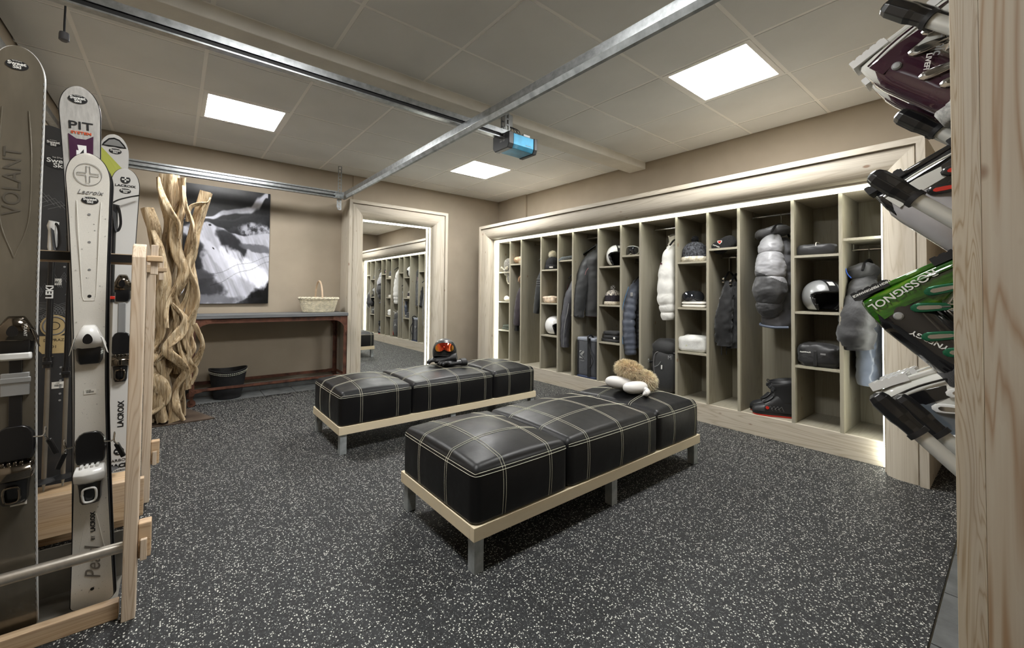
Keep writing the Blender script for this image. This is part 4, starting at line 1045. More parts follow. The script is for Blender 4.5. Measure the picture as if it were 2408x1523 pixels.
# ski poles
M_poleshaft = plain('bronze_grey_shaft', (150, 142, 130), .3, .7)
def pole(label, x, y, ztop, zjoin, zbot, grip, clip, r_=.008, txt=None):
    t = thing('ski_pole', label, 'ski pole', (x, y, zbot), group='ski poles in the rack')
    L1, L2 = zjoin - zbot, ztop - zbot
    MB().cyl((0, 0, .03), (0, 0, L1), r_ * .85, 14).build('lower_shaft', M_poleshaft, t)
    MB().cyl((0, 0, L1), (0, 0, L2 - .12), r_ * 1.12, 14).build('upper_shaft', M_blackpl, t)
    MB().tube([(0, 0, L2 - .13), (0, 0, L2 - .11), (0, 0, L2 - .04), (0, -.004, L2 - .02), (.004, -.008, L2)], [r_ * 1.2, .015, .014, .018, .016], 14).build('grip', grip, t)
    MB().tube(spline([(0, -.012, L2 - .01), (.018, -.026, L2 - .02), (.026, -.024, L2 - .09), (.012, -.02, L2 - .12), (0, -.014, L2 - .02)], 5), .006, 8, flat=.3).build('wrist_strap', M_rubber, t)
    m = M_red if clip == 'orange' else M_blackpl
    MB().cyl((0, 0, L1 - .02), (0, 0, L1 + .025), r_ * 1.7, 14).build('lock_collar', M_blackpl, t)
    MB().box((-.014, -.02, L1 - .006), (.014, -.008, L1 + .008)).build('lock_lever', m, t, bevel=.002)
    MB().lathe((0, 0, .04), [(.008, .012), (.03, .004), (.042, 0), (.03, -.002), (.006, -.004)], 20).build('basket', M_rubber, t)
    MB().cyl((0, 0, .0), (0, 0, .03), .002, 8, r2=.006).build('tip', M_galv2, t)
    if txt: T(txt, .03, 0, L1 + .30, -r_ * 1.3, t, M_inkw, True, bold=.001)
pole('ski pole with white and grey grip left of the pearl ski', -.415, 2.545, 1.40, .80, .2635, M_whitepl, 'dark', .0095, 'LEKI')
pole('all black upper ski pole touching the pearl ski on its left side', -.362, 2.565, 1.36, .75, .2635, M_blackpl, 'dark', .009)
pole('ski pole with bright orange clamp right of the pearl ski', -.226, 2.545, 1.50, 1.075, .2635, M_rubber, 'orange', .0085)

# ------------------------------------------------------------------ soft shapes
def se(c, r, e1=.6, e2=.6, seg=28, amp=0.0, fr=8.0, mat=None, mb=None, mi=0, sd=0.0, taper=0.0):
    # superellipsoid with wrinkles
    mb = mb or MB(); h = seg // 2; rings = []
    def sg(v, e): return math.copysign(abs(v) ** e, v)
    for k in range(1, h):
        th = -PI / 2 + PI * k / h; ring = []
        for i in range(seg):
            ph = 2 * PI * i / seg
            p = Vector((r[0] * sg(math.cos(th), e1) * sg(math.cos(ph), e2), r[1] * sg(math.cos(th), e1) * sg(math.sin(ph), e2), r[2] * sg(math.sin(th), e1)))
            p.x *= 1 - taper * (p.z / r[2]); p.y *= 1 - taper * (p.z / r[2])
            if amp:
                n = noise.noise(Vector((p.x * fr + sd, p.y * fr, p.z * fr * 1.4))) + .5 * noise.noise(Vector((p.x * fr * 2.3, p.y * fr * 2.3 + sd, p.z * fr * 3)))
                p = p + p.normalized() * amp * n
            if mat: p = mat @ p
            ring.append(p + Vector(c))
        rings.append(ring)
    return mb.loft(rings, mi)
def fur(parent, mat, pts, ln, name='fur', wd=.0012, grav=.25, sd=1):
    q = random.Random(sd); mb = MB()
    for p, n in pts:
        d = (Vector(n).normalized() + Vector((q.uniform(-.5, .5), q.uniform(-.5, .5), q.uniform(-.5, .5)))).normalized()
        L_ = ln * q.uniform(.6, 1.25); s_ = d.cross(Vector((q.uniform(-1, 1), q.uniform(-1, 1), 1))).normalized() * wd
        p = Vector(p); m = p + d * L_ * .55; e = p + d * L_ + Vector((0, 0, -grav * L_))
        o = len(mb.v); mb.v += [p - s_, p + s_, m + s_ * .8, m - s_ * .8, e]; mb.f += [[o, o + 1, o + 2, o + 3], [o + 3, o + 2, o + 4]]; mb.mi += [0, 0]
    o = mb.build(name, mat, parent, smooth=False); o['kind'] = 'stuff'; return o
def ellpts(c, r, n, sd=1, mat=None):
    q = random.Random(sd); out = []
    for _ in range(n):
        z = q.uniform(-1, 1); a = q.uniform(0, 2 * PI); s_ = math.sqrt(1 - z * z)
        d = Vector((s_ * math.cos(a), s_ * math.sin(a), z)); p = Vector((d.x * r[0], d.y * r[1], d.z * r[2])); nn = Vector((d.x / r[0], d.y / r[1], d.z / r[2])).normalized()
        if mat: p = mat @ p; nn = mat.to_3x3() @ nn
        out.append((p + Vector(c), nn))
    return out
def knit(name, rgb, dark=None, sc=1.0):
    t = NT(name); v = t.coords((1, 1, 1)); c = srgb(rgb)
    n = t.noise(v, 160 * sc, 2); d = srgb(dark) if dark else tuple(x * .45 for x in c[:3]) + (1,)
    t.link(t.ramp(n, [(.38, d), (.62, c)]), t.b.inputs['Base Color']); t.b.inputs['Roughness'].default_value = .95
    t.bump(n, .9, .004); return t.m

# ------------------------------------------------------------------ hanging clothes
M_hook = M_chrome
def hanger(label, y, zrod, ztop, x0=3.72, x1=4.12, grp='coat hangers on the locker rods', ny=1, xr=3.93):
    t = thing('coat_hanger', label, 'hanger', (xr, y, ztop), group=grp)
    h = zrod - ztop + .012
    MB().tube(spline([(0, 0, .0), (0, 0, h - .03), (-.014, 0, h - .012), (0, 0, h), (.014, 0, h - .012)], 6), .0022, 8).build('hook', M_hook, t)
    MB().tube(spline([(x0 - xr, 0, -.085), (x0 - xr + .08, 0, -.03), (0, 0, .0), (x1 - xr - .08, 0, -.03), (x1 - xr, 0, -.085)], 6), [.008] + [.009] * 23 + [.008], 10).build('hanger_arm', M_blackpl, t)
    return t
def sleeve(par, P, r, mat, name='sleeve', puffs=0, flat=.7, amp=.006, seg=24, puff=.10, n=10, segs=None, sd=0.0, two=None):
    P = spline(P, n); N = len(P); rings = []; up = None
    for k, p in enumerate(P):
        u = k / (N - 1); tt = (P[min(k + 1, N - 1)] - P[max(k - 1, 0)]).normalized()
        if up is None: up = Vector((1, 0, 0))
        a = (up - tt * up.dot(tt)).normalized(); up = a; b = tt.cross(a)
        rk = interp([(i / (len(r) - 1), q) for i, q in enumerate(r)], u)[0]
        if puffs: rk *= 1 - puff + puff * 1.6 * math.sqrt(abs(math.sin(PI * u * puffs)))
        ring = []
        for i in range(seg):
            an = 2 * PI * i / seg
            w_ = amp * (noise.noise(Vector((math.cos(an) * 2 + sd, math.sin(an) * 2, u * 16))) + .6 * noise.noise(Vector((math.cos(an) * 5, math.sin(an) * 5 + sd, u * 40))))
            ring.append(p + a * (rk * flat + w_) * math.cos(an) + b * (rk + w_) * math.sin(an))
        rings.append(ring)
    mb = MB().loft(rings)
    if two:
        for k in range(N - 1):
            for i in range(seg):
                if two[1](k / (N - 1), 2 * PI * i / seg): mb.mi[k * seg + i] = 1
        mat = [mat, two[0]]
    return mb.build(name, mat, par, world=True, ang=50)
def torso(par, yc, xc, z0, z1, dx, dy, mat, puffs=0, amp=.008, lean=0.0, name='body', puff=.07, seg=32, sd=0.0, top=.45):
    rings = []; N = 64
    for k in range(N + 1):
        u = k / N; z = lerp(z0, z1, u)
        sx = lerp(1.0, .94, u); sy = 1.0
        if u > .84: s = (u - .84) / .16; sx = lerp(.94, .30, s ** 1.5); sy = lerp(1.0, top, s)
        if puffs: f_ = 1 - puff + puff * 1.6 * math.sqrt(abs(math.sin(PI * u * puffs)))
        else: f_ = 1
        ring = []
        for i in range(seg):
            an = 2 * PI * i / seg; ca, sa = math.cos(an), math.sin(an)
            w_ = amp * (noise.noise(Vector((ca * 1.6 + sd, sa * 1.6, z * 9))) + .5 * noise.noise(Vector((ca * 4, sa * 4 + sd, z * 26))))
            X_ = math.copysign(abs(ca) ** .75, ca) * dx * sx; Y_ = math.copysign(abs(sa) ** .75, sa) * dy * sy
            ring.append((xc + X_ * (1 + (f_ - 1) * .3) + w_, yc + lean * (1 - u) + Y_ * f_ + w_, z))
        rings.append(ring)
    return MB().loft(rings).build(name, mat, par, world=True, ang=50)
def collar(par, c, r, mat, h=.07, tilt=0.0, name='collar'):
    rings = []
    for z, s in ((-h * .5, 1.15), (0, 1.0), (h * .6, 1.05), (h, 1.12), (h * 1.02, 1.0), (h * .5, .85), (-h * .4, .8)):
        rings.append([(c[0] + r[0] * s * math.cos(2 * PI * i / 24), c[1] + r[1] * s * math.sin(2 * PI * i / 24), c[2] + z + tilt * math.cos(2 * PI * i / 24) + .006 * math.sin(6 * PI * i / 12)) for i in range(24)])
    return MB().loft(rings, cap=False).build(name, mat, par, world=True, ang=60)

# 1 purple parka
t = thing('parka', 'dark purple parka with brown fur hood hanging in the second bay from the left', 'jacket', (3.93, 4.27, .6))
mp_ = fabric('plum_fabric', (44, 34, 42), .7)
torso(t, 4.255, 3.97, .60, 1.30, .18, .055, mp_, sd=1)
sleeve(t, [(3.83, 4.255, 1.25), (3.775, 4.285, 1.1), (3.755, 4.305, .9), (3.75, 4.33, .68)], [.04, .062, .066, .056], mp_, sd=2)
MB().cyl((3.75, 4.333, .60), (3.75, 4.33, .70), .03, 14).build('cuff', M_rubber, t, world=True)
se((3.86, 4.27, 1.30), (.10, .06, .05), .9, .9, amp=.01).build('hood', mp_, t, world=True)
M_fox = plain('brown_fur', (196, 166, 136), .9, var=.25, sc=40)
fur(t, M_fox, [(p - t.location, n) for p, n in ellpts((3.80, 4.285, 1.315), (.045, .04, .045), 900, 3)], .022, 'fur_trim')
# 2 black jacket
t = thing('ski_jacket', 'black jacket with grey piping hanging in the third bay from the left', 'jacket', (3.93, 3.86, .86))
mk = fabric('black_softshell', (22, 24, 25), .65)
torso(t, 3.87, 3.98, .88, 1.52, .17, .05, mk, sd=5)
sleeve(t, [(3.84, 3.88, 1.50), (3.79, 3.905, 1.3), (3.775, 3.93, 1.1), (3.77, 3.965, .86)], [.03, .055, .056, .045], mk, sd=6)
for k in range(4):
    z = 1.22 + (k // 2) * .06 + (k % 2) * .03
    MB().tube([(3.785 + .046 * math.cos(a), 3.918 - (z - 1.2) * .1 + .062 * math.sin(a), z) for a in [PI * (.5 + j / 16) for j in range(17)]], .0022, 6).build('piping', M_grey, t, world=True)
collar(t, (3.93, 3.87, 1.545), (.075, .04), mk, .05, .02)
hanger('black hanger holding the black jacket with grey piping', 3.87, 1.79, 1.63, grp='coat hangers on the locker rods')
# 3 grey and burgundy jacket
t = thing('ski_jacket', 'slate grey jacket with pale seams and burgundy lining in the fifth bay', 'jacket', (3.93, 3.36, .45))
mg = fabric('slate_fabric', (66, 66, 72), .6); mburg = fabric('burgundy_lining', (76, 32, 42), .7); mnavy = fabric('navy_fabric', (32, 35, 44), .7)
torso(t, 3.345, 3.98, .58, 1.28, .19, .062, mnavy, sd=9)
sleeve(t, [(3.84, 3.36, 1.26), (3.79, 3.39, 1.1), (3.77, 3.42, .9), (3.765, 3.455, .66), (3.765, 3.45, .47)], [.045, .068, .068, .07, .062], mg, amp=.010, sd=10)
MB().tube(spline([(3.745, 3.37, 1.02), (3.722, 3.37, .9), (3.715, 3.40, .78), (3.708, 3.41, .66), (3.712, 3.425, .5)], 6), .004, 6).build('pale_seam', M_silver, t, world=True)
MB().tube(spline([(3.77, 3.41, 1.24), (3.80, 3.46, 1.1), (3.775, 3.49, .9), (3.77, 3.525, .66), (3.77, 3.52, .48)], 6), .004, 6).build('burgundy_piping', mburg, t, world=True)
collar(t, (3.93, 3.35, 1.29), (.08, .05), mburg, .05, .02)
hanger('black hanger holding the slate and burgundy jacket', 3.35, 1.46, 1.39)
# 4 black hardshell, seen three-quarter
t = thing('ski_jacket', 'charcoal hardshell jacket hanging on a black hanger above the grey duffel bag', 'jacket', (3.93, 3.05, .84))
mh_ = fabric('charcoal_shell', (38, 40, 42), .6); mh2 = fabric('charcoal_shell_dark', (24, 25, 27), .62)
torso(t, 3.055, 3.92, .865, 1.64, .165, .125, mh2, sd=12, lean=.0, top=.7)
sleeve(t, [(3.88, 3.11, 1.60), (3.82, 3.15, 1.47), (3.775, 3.185, 1.25), (3.76, 3.21, 1.05), (3.75, 3.23, .85)], [.05, .085, .088, .084, .07], mh_, amp=.009, sd=13)
MB().box((3.70, 3.19, .855), (3.722, 3.30, .872)).build('cuff_tab', M_rubber, t, world=True, bevel=.003)
MB().tube(spline([(3.80, 3.06, 1.38), (3.785, 3.01, 1.25), (3.785, 2.97, 1.1), (3.79, 2.95, 1.02)], 5), .003, 6).build('zip', M_silver, t, world=True)
MB().tube(spline([(3.755, 3.085, 1.42), (3.745, 3.11, 1.38), (3.74, 3.12, 1.34)], 5), .0025, 6).build('sleeve_zip', plain('dusty_pink_zip', (170, 120, 120), .5), t, world=True)
MB().loft([[(x, y, z) for x, y in ((3.80, 2.93), (3.93, 2.93), (3.93, 3.13), (3.80, 3.13))] for z in (.855, .868)]).build('hem', mburg, t, world=True)
collar(t, (3.93, 3.03, 1.66), (.08, .055), mh2, .05, .01)
th_ = thing('coat_hanger', 'wide black hanger under the rod above the charcoal hardshell', 'hanger', (3.93, 3.08, 1.70), group='coat hangers on the locker rods')
MB().tube(spline([(-.06, .23, -.14), (-.03, .12, -.06), (0, 0, 0), (.03, -.10, -.06), (.05, -.16, -.10)], 6), .013, 10, flat=1.6).build('hanger_arm', M_blackpl, th_)
MB().tube(spline([(0, 0, 0), (0, 0, .07), (-.014, 0, .088), (0, 0, .10), (.014, 0, .088)], 6), .0025, 8).build('hook', M_chrome, th_)
# 5 blue-grey light puffer
t = thing('puffer_jacket', 'blue grey quilted light puffer jacket in the eighth bay below the white goggles', 'jacket', (3.93, 2.47, .48))
mb1 = puffy('blue_grey_nylon', (84, 90, 104), .45); mb2 = puffy('dark_navy_nylon', (22, 24, 30), .5)
torso(t, 2.455, 3.97, .56, 1.24, .19, .062, mb2, puffs=17, sd=15, puff=.12)
sleeve(t, [(3.84, 2.50, 1.27), (3.79, 2.515, 1.15), (3.765, 2.535, 1.0), (3.755, 2.555, .8), (3.76, 2.54, .62), (3.765, 2.525, .49)], [.032, .06, .068, .076, .07, .058], mb1, puffs=13, puff=.15, amp=.004, sd=16)
collar(t, (3.93, 2.475, 1.24), (.09, .065), mb1, .05, .01)
MB().box((3.722, 2.478, 1.10), (3.73, 2.505, 1.14)).build('badge', M_silver, t, world=True, bevel=.002)
MB().tube(spline([(3.728, 2.53, 1.2), (3.71, 2.585, 1.0), (3.705, 2.60, .8), (3.71, 2.585, .6)], 6), .004, 6).build('blue_piping', plain('steel_blue', (92, 132, 170), .6), t, world=True)
hanger('black hanger holding the blue grey quilted jacket', 2.46, 1.46, 1.33)
# 6 white puffer
t = thing('puffer_jacket', 'white puffer jacket hanging in the wide bay above the black backpack', 'jacket', (3.93, 2.10, .86))
mw = puffy('white_nylon', (232, 231, 226), .6); mwi = fabric('cream_lining', (206, 200, 186), .8)
torso(t, 2.075, 3.98, .90, 1.57, .17, .062, mwi, puffs=6, sd=20)
sleeve(t, [(3.86, 2.105, 1.61), (3.80, 2.115, 1.52), (3.77, 2.13, 1.3), (3.76, 2.13, 1.1), (3.765, 2.12, .98), (3.765, 2.115, .875)], [.035, .062, .082, .084, .074, .056], mw, puffs=7, puff=.12, amp=.005, flat=.8, sd=21)
collar(t, (3.92, 2.10, 1.66), (.10, .075), mwi, .06, .03)
MB().box((3.712, 2.15, 1.412), (3.72, 2.17, 1.428)).build('badge', mburg, t, world=True)
hanger('black hanger holding the white puffer jacket', 2.07, 1.79, 1.68)
# 7 black trousers on hangers
t = thing('ski_trousers', 'black ski trousers hanging from clip hangers below the black headband', 'trousers', (3.93, 1.60, .70))
mt = fabric('black_trouser', (14, 14, 16), .75)
torso(t, 1.575, 3.94, .66, 1.24, .15, .045, mt, sd=23, amp=.014, top=.8)
sleeve(t, [(3.86, 1.59, 1.24), (3.81, 1.60, 1.05), (3.785, 1.615, .86), (3.79, 1.61, .68)], [.04, .06, .07, .062], mt, 'trouser_leg', amp=.014, sd=24)
for dx, dy in ((0, 0), (.05, -.02)): MB().box((3.77 + dx, 1.62 + dy, .60), (3.774 + dx, 1.628 + dy, .70)).build('strap', M_rubber, t, world=True)
t2 = hanger('black clip hanger in the bay with the ski trousers, further left', 1.625, 1.46, 1.33, x0=3.80, x1=4.10)
t3 = hanger('black clip hanger in the bay with the ski trousers, further right', 1.565, 1.46, 1.31, x0=3.80, x1=4.10)
for q_, yy in ((t2, 1.625), (t3, 1.565)):
    MB().box((-.125, -.009, -.10), (-.10, .009, -.055)).build('clip', M_chrome, q_, bevel=.003)
# 8 grey puffer
t = thing('puffer_jacket', 'two tone grey down jacket with large collar above the pair of boots', 'jacket', (3.93, 1.24, .86))
mlg = puffy('light_grey_nylon', (150, 150, 154), .4); mdg = puffy('mid_grey_nylon', (56, 56, 58), .45); mmg = puffy('soft_grey_nylon', (96, 96, 100), .4)
torso(t, 1.235, 3.98, .865, 1.60, .20, .112, mmg, puffs=5, sd=30, amp=.012, puff=.12)
sleeve(t, [(3.86, 1.25, 1.62), (3.81, 1.255, 1.52), (3.775, 1.25, 1.40), (3.765, 1.245, 1.28), (3.76, 1.25, 1.15), (3.77, 1.258, 1.02), (3.785, 1.262, .95)], [.045, .085, .092, .108, .112, .085, .05], mlg, puffs=3.9, puff=.13, amp=.005, flat=.8, n=26, seg=56, sd=31, two=(mdg, lambda u, a: u > .50 + .07 * math.sin(a)))
se((3.90, 1.27, 1.645), (.11, .125, .045), .8, .8, amp=.012, fr=14, mat=Matrix.Rotation(-.18, 4, 'X')).build('hood', mmg, t, world=True)
MB().tube(spline([(3.79, 1.13, .872), (3.76, 1.22, .868), (3.77, 1.31, .878), (3.82, 1.335, .89)], 5), .010, 8).build('hem', plain('blue_grey_hem', (96, 104, 122), .6), t, world=True)
hanger('black hanger holding the two tone grey down jacket', 1.22, 1.79, 1.71)
# 9 right-most jacket
t = thing('puffer_jacket', 'dark grey down jacket with silver lower part in the rightmost locker bay', 'jacket', (3.93, .68, .48))
mdk = puffy('graphite_nylon', (50, 50, 52), .6); msv = puffy('silver_blue_nylon', (110, 118, 134), .3)
torso(t, .675, 3.96, .50, 1.24, .18, .07, msv, puffs=4, sd=40, amp=.014)
sleeve(t, [(3.88, .68, 1.27), (3.80, .69, 1.16), (3.745, .705, 1.0), (3.735, .715, .86), (3.75, .705, .76)], [.05, .082, .094, .104, .085], mdk, puffs=3.1, puff=.11, amp=.010, flat=.9, sd=41)
se((3.87, .70, 1.30), (.11, .09, .055), .8, .8, amp=.012, fr=14, mat=Matrix.Rotation(-.25, 4, 'X')).build('hood', mdk, t, world=True)
MB().tube(spline([(3.765, .775, 1.32), (3.765, .765, 1.28), (3.77, .745, 1.25)], 5), .004, 6).build('blue_piping', plain('bright_blue', (36, 86, 190), .5), t, world=True)
hanger('black hanger holding the dark grey down jacket at far right', .675, 1.46, 1.385)

# ------------------------------------------------------------------ small things in the lockers
def folded(label, c, r, mat, layers=2, amp=.008, rot=0, name='folded_garment', cat='folded clothes', sd=1.0, grp=None):
    t = thing(name, label, cat, c, (0, 0, rot))
    h = r[2] * 2 / layers
    for k in range(layers):
        s_ = 1 - .05 * k
        se((.006 * math.sin(sd + k), .006 * math.cos(sd * 2 + k), h * (k + .5)), (r[0] * s_, r[1] * s_, h * .58), .55, .4, 36, amp, 12, sd=sd + k * 7).build('fold', mat, t, ang=60)
    return t
def beanie(label, c, r, h, mat, cuff, pom, rot=0, rib=24, cuffh=.045, squash=1.0, name='beanie', bands=None):
    t = thing(name, label, 'hat', c, (0, 0, rot))
    rings = []; N = 26
    for k in range(N + 1):
        u = k / N; z = cuffh * .5 + (h - cuffh * .5) * u
        rr = r * (1.02 - .10 * u) * (math.sqrt(max(.0, 1 - (max(0, u - .45) / .56) ** 2.2)) if u > .45 else 1)
        rr = max(rr, .004)
        rings.append([(rr * (1 + .03 * math.cos(rib * 2 * PI * i / (rib * 4))) * math.cos(2 * PI * i / (rib * 4)) * squash, rr * (1 + .03 * math.cos(rib * 2 * PI * i / (rib * 4))) * math.sin(2 * PI * i / (rib * 4)), z) for i in range(rib * 4)])
    if bands:
        mats = []; mb = MB(); mb.loft(rings)
        nn = rib * 4
        for f_ in range(N):
            u = f_ / N; idx = 0
            for j, (a, b, m_) in enumerate(bands):
                if a <= u < b: idx = j + 1
            for i in range(nn): mb.mi[f_ * nn + i] = idx
        mb.build('crown', [mat] + [b[2] for b in bands], t, ang=60)
    else: MB().loft(rings).build('crown', mat, t, ang=60)
    cr = []
    for z, s_ in ((0, 1.0), (.004, 1.07), (cuffh * .5, 1.09), (cuffh, 1.06), (cuffh + .003, 1.0)):
        cr.append([(r * s_ * (1 + .025 * math.cos(rib * 2 * PI * i / (rib * 4))) * math.cos(2 * PI * i / (rib * 4)) * squash, r * s_ * (1 + .025 * math.cos(rib * 2 * PI * i / (rib * 4))) * math.sin(2 * PI * i / (rib * 4)), z) for i in range(rib * 4)])
    MB().loft(cr).build('cuff', cuff, t, ang=60)
    if pom:
        pm, pr, fl_ = pom
        b = MB().ell((0, 0, h + pr * .6), (pr * .8,) * 3, 14).build('pompom', pm, t)
        o = fur(t, pm, ellpts((0, 0, h + pr * .6), (pr * .75,) * 3, 1500 if fl_ > .012 else 700, 4), fl_, 'pompom_yarn', wd=.0012, grav=.2)
    return t
def helmet(label, c, rot, shell, liner, trim, r=(.118, .14, .125), open_az=66, open_lo=-1.2, open_hi=.30, stripe=None, grp=None, name='ski_helmet', vents=False, tilt=0.0):
    # faces local -Y; open face
    t = thing(name, label, 'helmet', c, (tilt, 0, rot))
    def surf(s_, off_hi, off_az, zb=-.80):
        mb = MB(); nu, nv = 64, 40
        idx = {}
        for j in range(nv + 1):
            el = lerp(-1.05, PI / 2 - .001, j / nv)
            for i in range(nu):
                az = 2 * PI * i / nu
                p = Vector((r[0] * math.cos(el) ** .85 * math.sin(az), -r[1] * math.cos(el) ** .85 * math.cos(az), r[2] * math.sin(el))) * s_
                idx[i, j] = len(mb.v); mb.v.append(p + Vector((0, 0, r[2] * .8)))
        for j in range(nv):
            for i in range(nu):
                el = lerp(-1.05, PI / 2, (j + .5) / nv); az = (2 * PI * (i + .5) / nu + PI) % (2 * PI) - PI
                zz = math.sin(el)
                if zz < zb: continue
                lim = math.radians(open_az - off_az) * (1 - .25 * max(0, -zz)) 
                if zz < open_hi + off_hi - .16 * (abs(az) / math.radians(open_az)) ** 4 and abs(az) < lim: continue
                mb.f.append([idx[i, j], idx[(i + 1) % nu, j], idx[(i + 1) % nu, j + 1], idx[i, j + 1]]); mb.mi.append(0)
        return mb
    def clean(o):
        bm = bmesh.new(); bm.from_mesh(o.data); bmesh.ops.delete(bm, geom=[v for v in bm.verts if not v.link_faces], context='VERTS'); bm.to_mesh(o.data); bm.free(); return o
    o = clean(surf(1.0, 0, 0).build('shell', shell, t, ang=80)); m = o.modifiers.new('s', 'SOLIDIFY'); m.thickness = .006; m.offset = -1
    o = clean(surf(.945, -.05, 5, -.85).build('liner', liner, t, ang=80)); m = o.modifiers.new('s', 'SOLIDIFY'); m.thickness = .014; m.offset = -1
    pts = []
    for k in range(41):
        a = lerp(-1, 1, k / 40)
        az = math.radians(open_az) * math.sin(a * PI / 2) if abs(a) < .62 else math.copysign(math.radians(open_az) * (math.sin(.62 * PI / 2) + 0.17), a)
        zz = open_hi - .16 * (abs(az) / math.radians(open_az)) ** 4 if abs(a) < .62 else lerp(open_hi - .12, -.78, (abs(a) - .62) / .38)
        el = math.asin(zz); az *= (1 - .25 * max(0, -zz))
        pts.append(Vector((r[0] * math.cos(el) ** .85 * math.sin(az), -r[1] * math.cos(el) ** .85 * math.cos(az), r[2] * zz + r[2] * .8)))
    MB().tube(pts, .005, 8).build('edge_trim', trim, t)
    if stripe:
        sm_, wds = stripe
        mb = MB(); ring = []
        for k in range(31):
            el = lerp(open_hi + .06, PI * .9, k / 30); y = -r[1] * math.copysign(abs(math.cos(el)) ** .85, math.cos(el)); z = r[2] * math.sin(el) + r[2] * .8
            ring.append((y * 1.012, r[2] * .8 + (z - r[2] * .8) * 1.012))
        mb.loft([[(-wds, y, z), (wds, y, z), (wds * .9, y * .97, z - .003), (-wds * .9, y * .97, z - .003)] for y, z in ring]); mb.build('centre_stripe', sm_, t)
        MB().loft([[(-wds * .6, y * 1.006, z + .001), (wds * .6, y * 1.006, z + .001), (wds * .5, y, z - .004), (-wds * .5, y, z - .004)] for y, z in ring[4:9]]).build('stripe_label', M_whitepl, t)
    return t
def goggles(label, c, rot, frame_m, lens_m, strap_m, w_=.085, h_=.045, tilt=0.0, strap=True):
    t = thing('ski_goggles', label, 'goggles', c, (tilt, 0, rot))
    def prof2(k, n, s_=1.0):
        a = 2 * PI * k / n; x = math.copysign(abs(math.cos(a)) ** .6, math.cos(a)); z = math.copysign(abs(math.sin(a)) ** .75, math.sin(a))
        zz = z * h_ * s_; 
        if z < 0: zz *= 1 - .45 * math.exp(-(x / .25) ** 2)
        return x * w_ * s_, zz
    n = 48
    def ring(s_, dy):
        out = []
        for k in range(n):
            x, z = prof2(k, n, s_); out.append((x, -(.045 * (1 - (x / w_) ** 2) ** 1 if abs(x) < w_ else 0) + dy, z + h_))
        return out
    MB().loft([ring(1.0, .03), ring(1.05, .01), ring(1.04, -.004), ring(.93, -.006)], cap=False).build('frame', frame_m, t, ang=70)
    mb = MB(); rs = [ring(s_, -.005 - .006 * (1 - s_)) for s_ in (.94, .8, .6, .4, .2, .03)]; mb.loft(rs); mb.build('lens', lens_m, t, ang=80)
    if strap:
        P = []
        for k in range(25):
            a = lerp(-.2, PI + .2, k / 24); P.append((w_ * 1.02 * math.cos(a), .02 + .11 * math.sin(a), h_))
        mb = MB(); mb.loft([[(x, y, z - .018), (x * .97, y * .97, z - .018), (x * .97, y * .97, z + .018), (x, y, z + .018)] for x, y, z in P]); mb.build('strap', strap_m, t, ang=60)
    return t

M_furw = plain('cream_fur', (232, 226, 208), .95, var=.05, sc=60)
M_furgrey = knit('tweed_wool', (150, 146, 138), (66, 64, 62), .8)
# bay 1
t = thing('trapper_hat', 'grey tweed trapper hat with cream fur edges hanging over the first upper shelf', 'hat', (3.79, 4.53, 1.40))
se((.0, .0, .12), (.085, .095, .105), .8, .9, 26, .006, 20).build('crown', M_furgrey, t, ang=60)
se((-.035, -.03, .0), (.035, .05, .125), .8, .8, 22, .006, 20).build('ear_flap', M_furgrey, t, ang=60)
se((-.03, .06, .06), (.03, .035, .09), .8, .8, 22, .006, 20).build('ear_flap', M_furgrey, t, ang=60)
pts = []
for k in range(900):
    a = 2 * PI * k / 900; pts.append(((-.045, -.03 + .055 * math.cos(a), .0 + .13 * math.sin(a) - .005), (-.4, math.cos(a), math.sin(a))))
for k in range(500):
    a = PI * 1.4 * k / 500; pts.append(((-.085, .02 + .075 * math.cos(a), .08 + .02 * math.sin(a * 3)), (-1, 0, -.2)))
fur(t, M_furw, pts, .018, 'fur_trim')
def glove(par, c, rot, s_, mat, name='glove_body', fingers=4, curl=.35, cuffm=None, tilt=0):
    m = Matrix.Translation(c) @ Matrix.Rotation(rot, 4, 'Z') @ Matrix.Rotation(tilt, 4, 'Y') @ Matrix.Scale(s_, 4)
    rings = []
    for x, ry, rz in ((-.11, .042, .028), (-.06, .038, .024), (-.035, .034, .022), (-.01, .042, .024), (.03, .048, .024), (.05, .044, .020)):
        rings.append([m @ Vector((x, ry * math.cos(2 * PI * i / 20), rz * math.sin(2 * PI * i / 20) + .024)) for i in range(20)])
    b = MB().loft(rings).build(name, mat, par, ang=60)
    L_ = (.06, .075, .08, .07)
    for k in range(fingers):
        y = -.033 + .022 * k; a = L_[3 - k]
        P = [(.035, y, .026), (.035 + a * .45, y * 1.12, .036), (.035 + a * .85, y * 1.2, .030), (.035 + a * 1.05, y * 1.25, .012)]
        MB().tube([m @ Vector(q) for q in spline(P, 5)], [.0135] * 10 + [.013, .012, .012, .010, .008, .004], 12).build('finger', mat, par, ang=60)
    P = [(-.01, -.035, .022), (.015, -.062, .022), (.045, -.070, .018), (.062, -.064, .014)]
    MB().tube([m @ Vector(q) for q in spline(P, 5)], [.015] * 12 + [.013, .011, .009, .005], 12).build('thumb', mat, par, ang=60)
    if cuffm: MB().loft([[m @ Vector((x, ry * math.cos(2 * PI * i / 20), rz * math.sin(2 * PI * i / 20) + .026)) for i in range(20)] for x, ry, rz in ((-.125, .050, .032), (-.12, .052, .034), (-.085, .048, .031), (-.078, .044, .028))]).build('cuff', cuffm, par)
t = thing('fur_mittens', 'cream fleece mittens lying on the first middle shelf', 'mittens', (3.79, 4.55, 1.004))
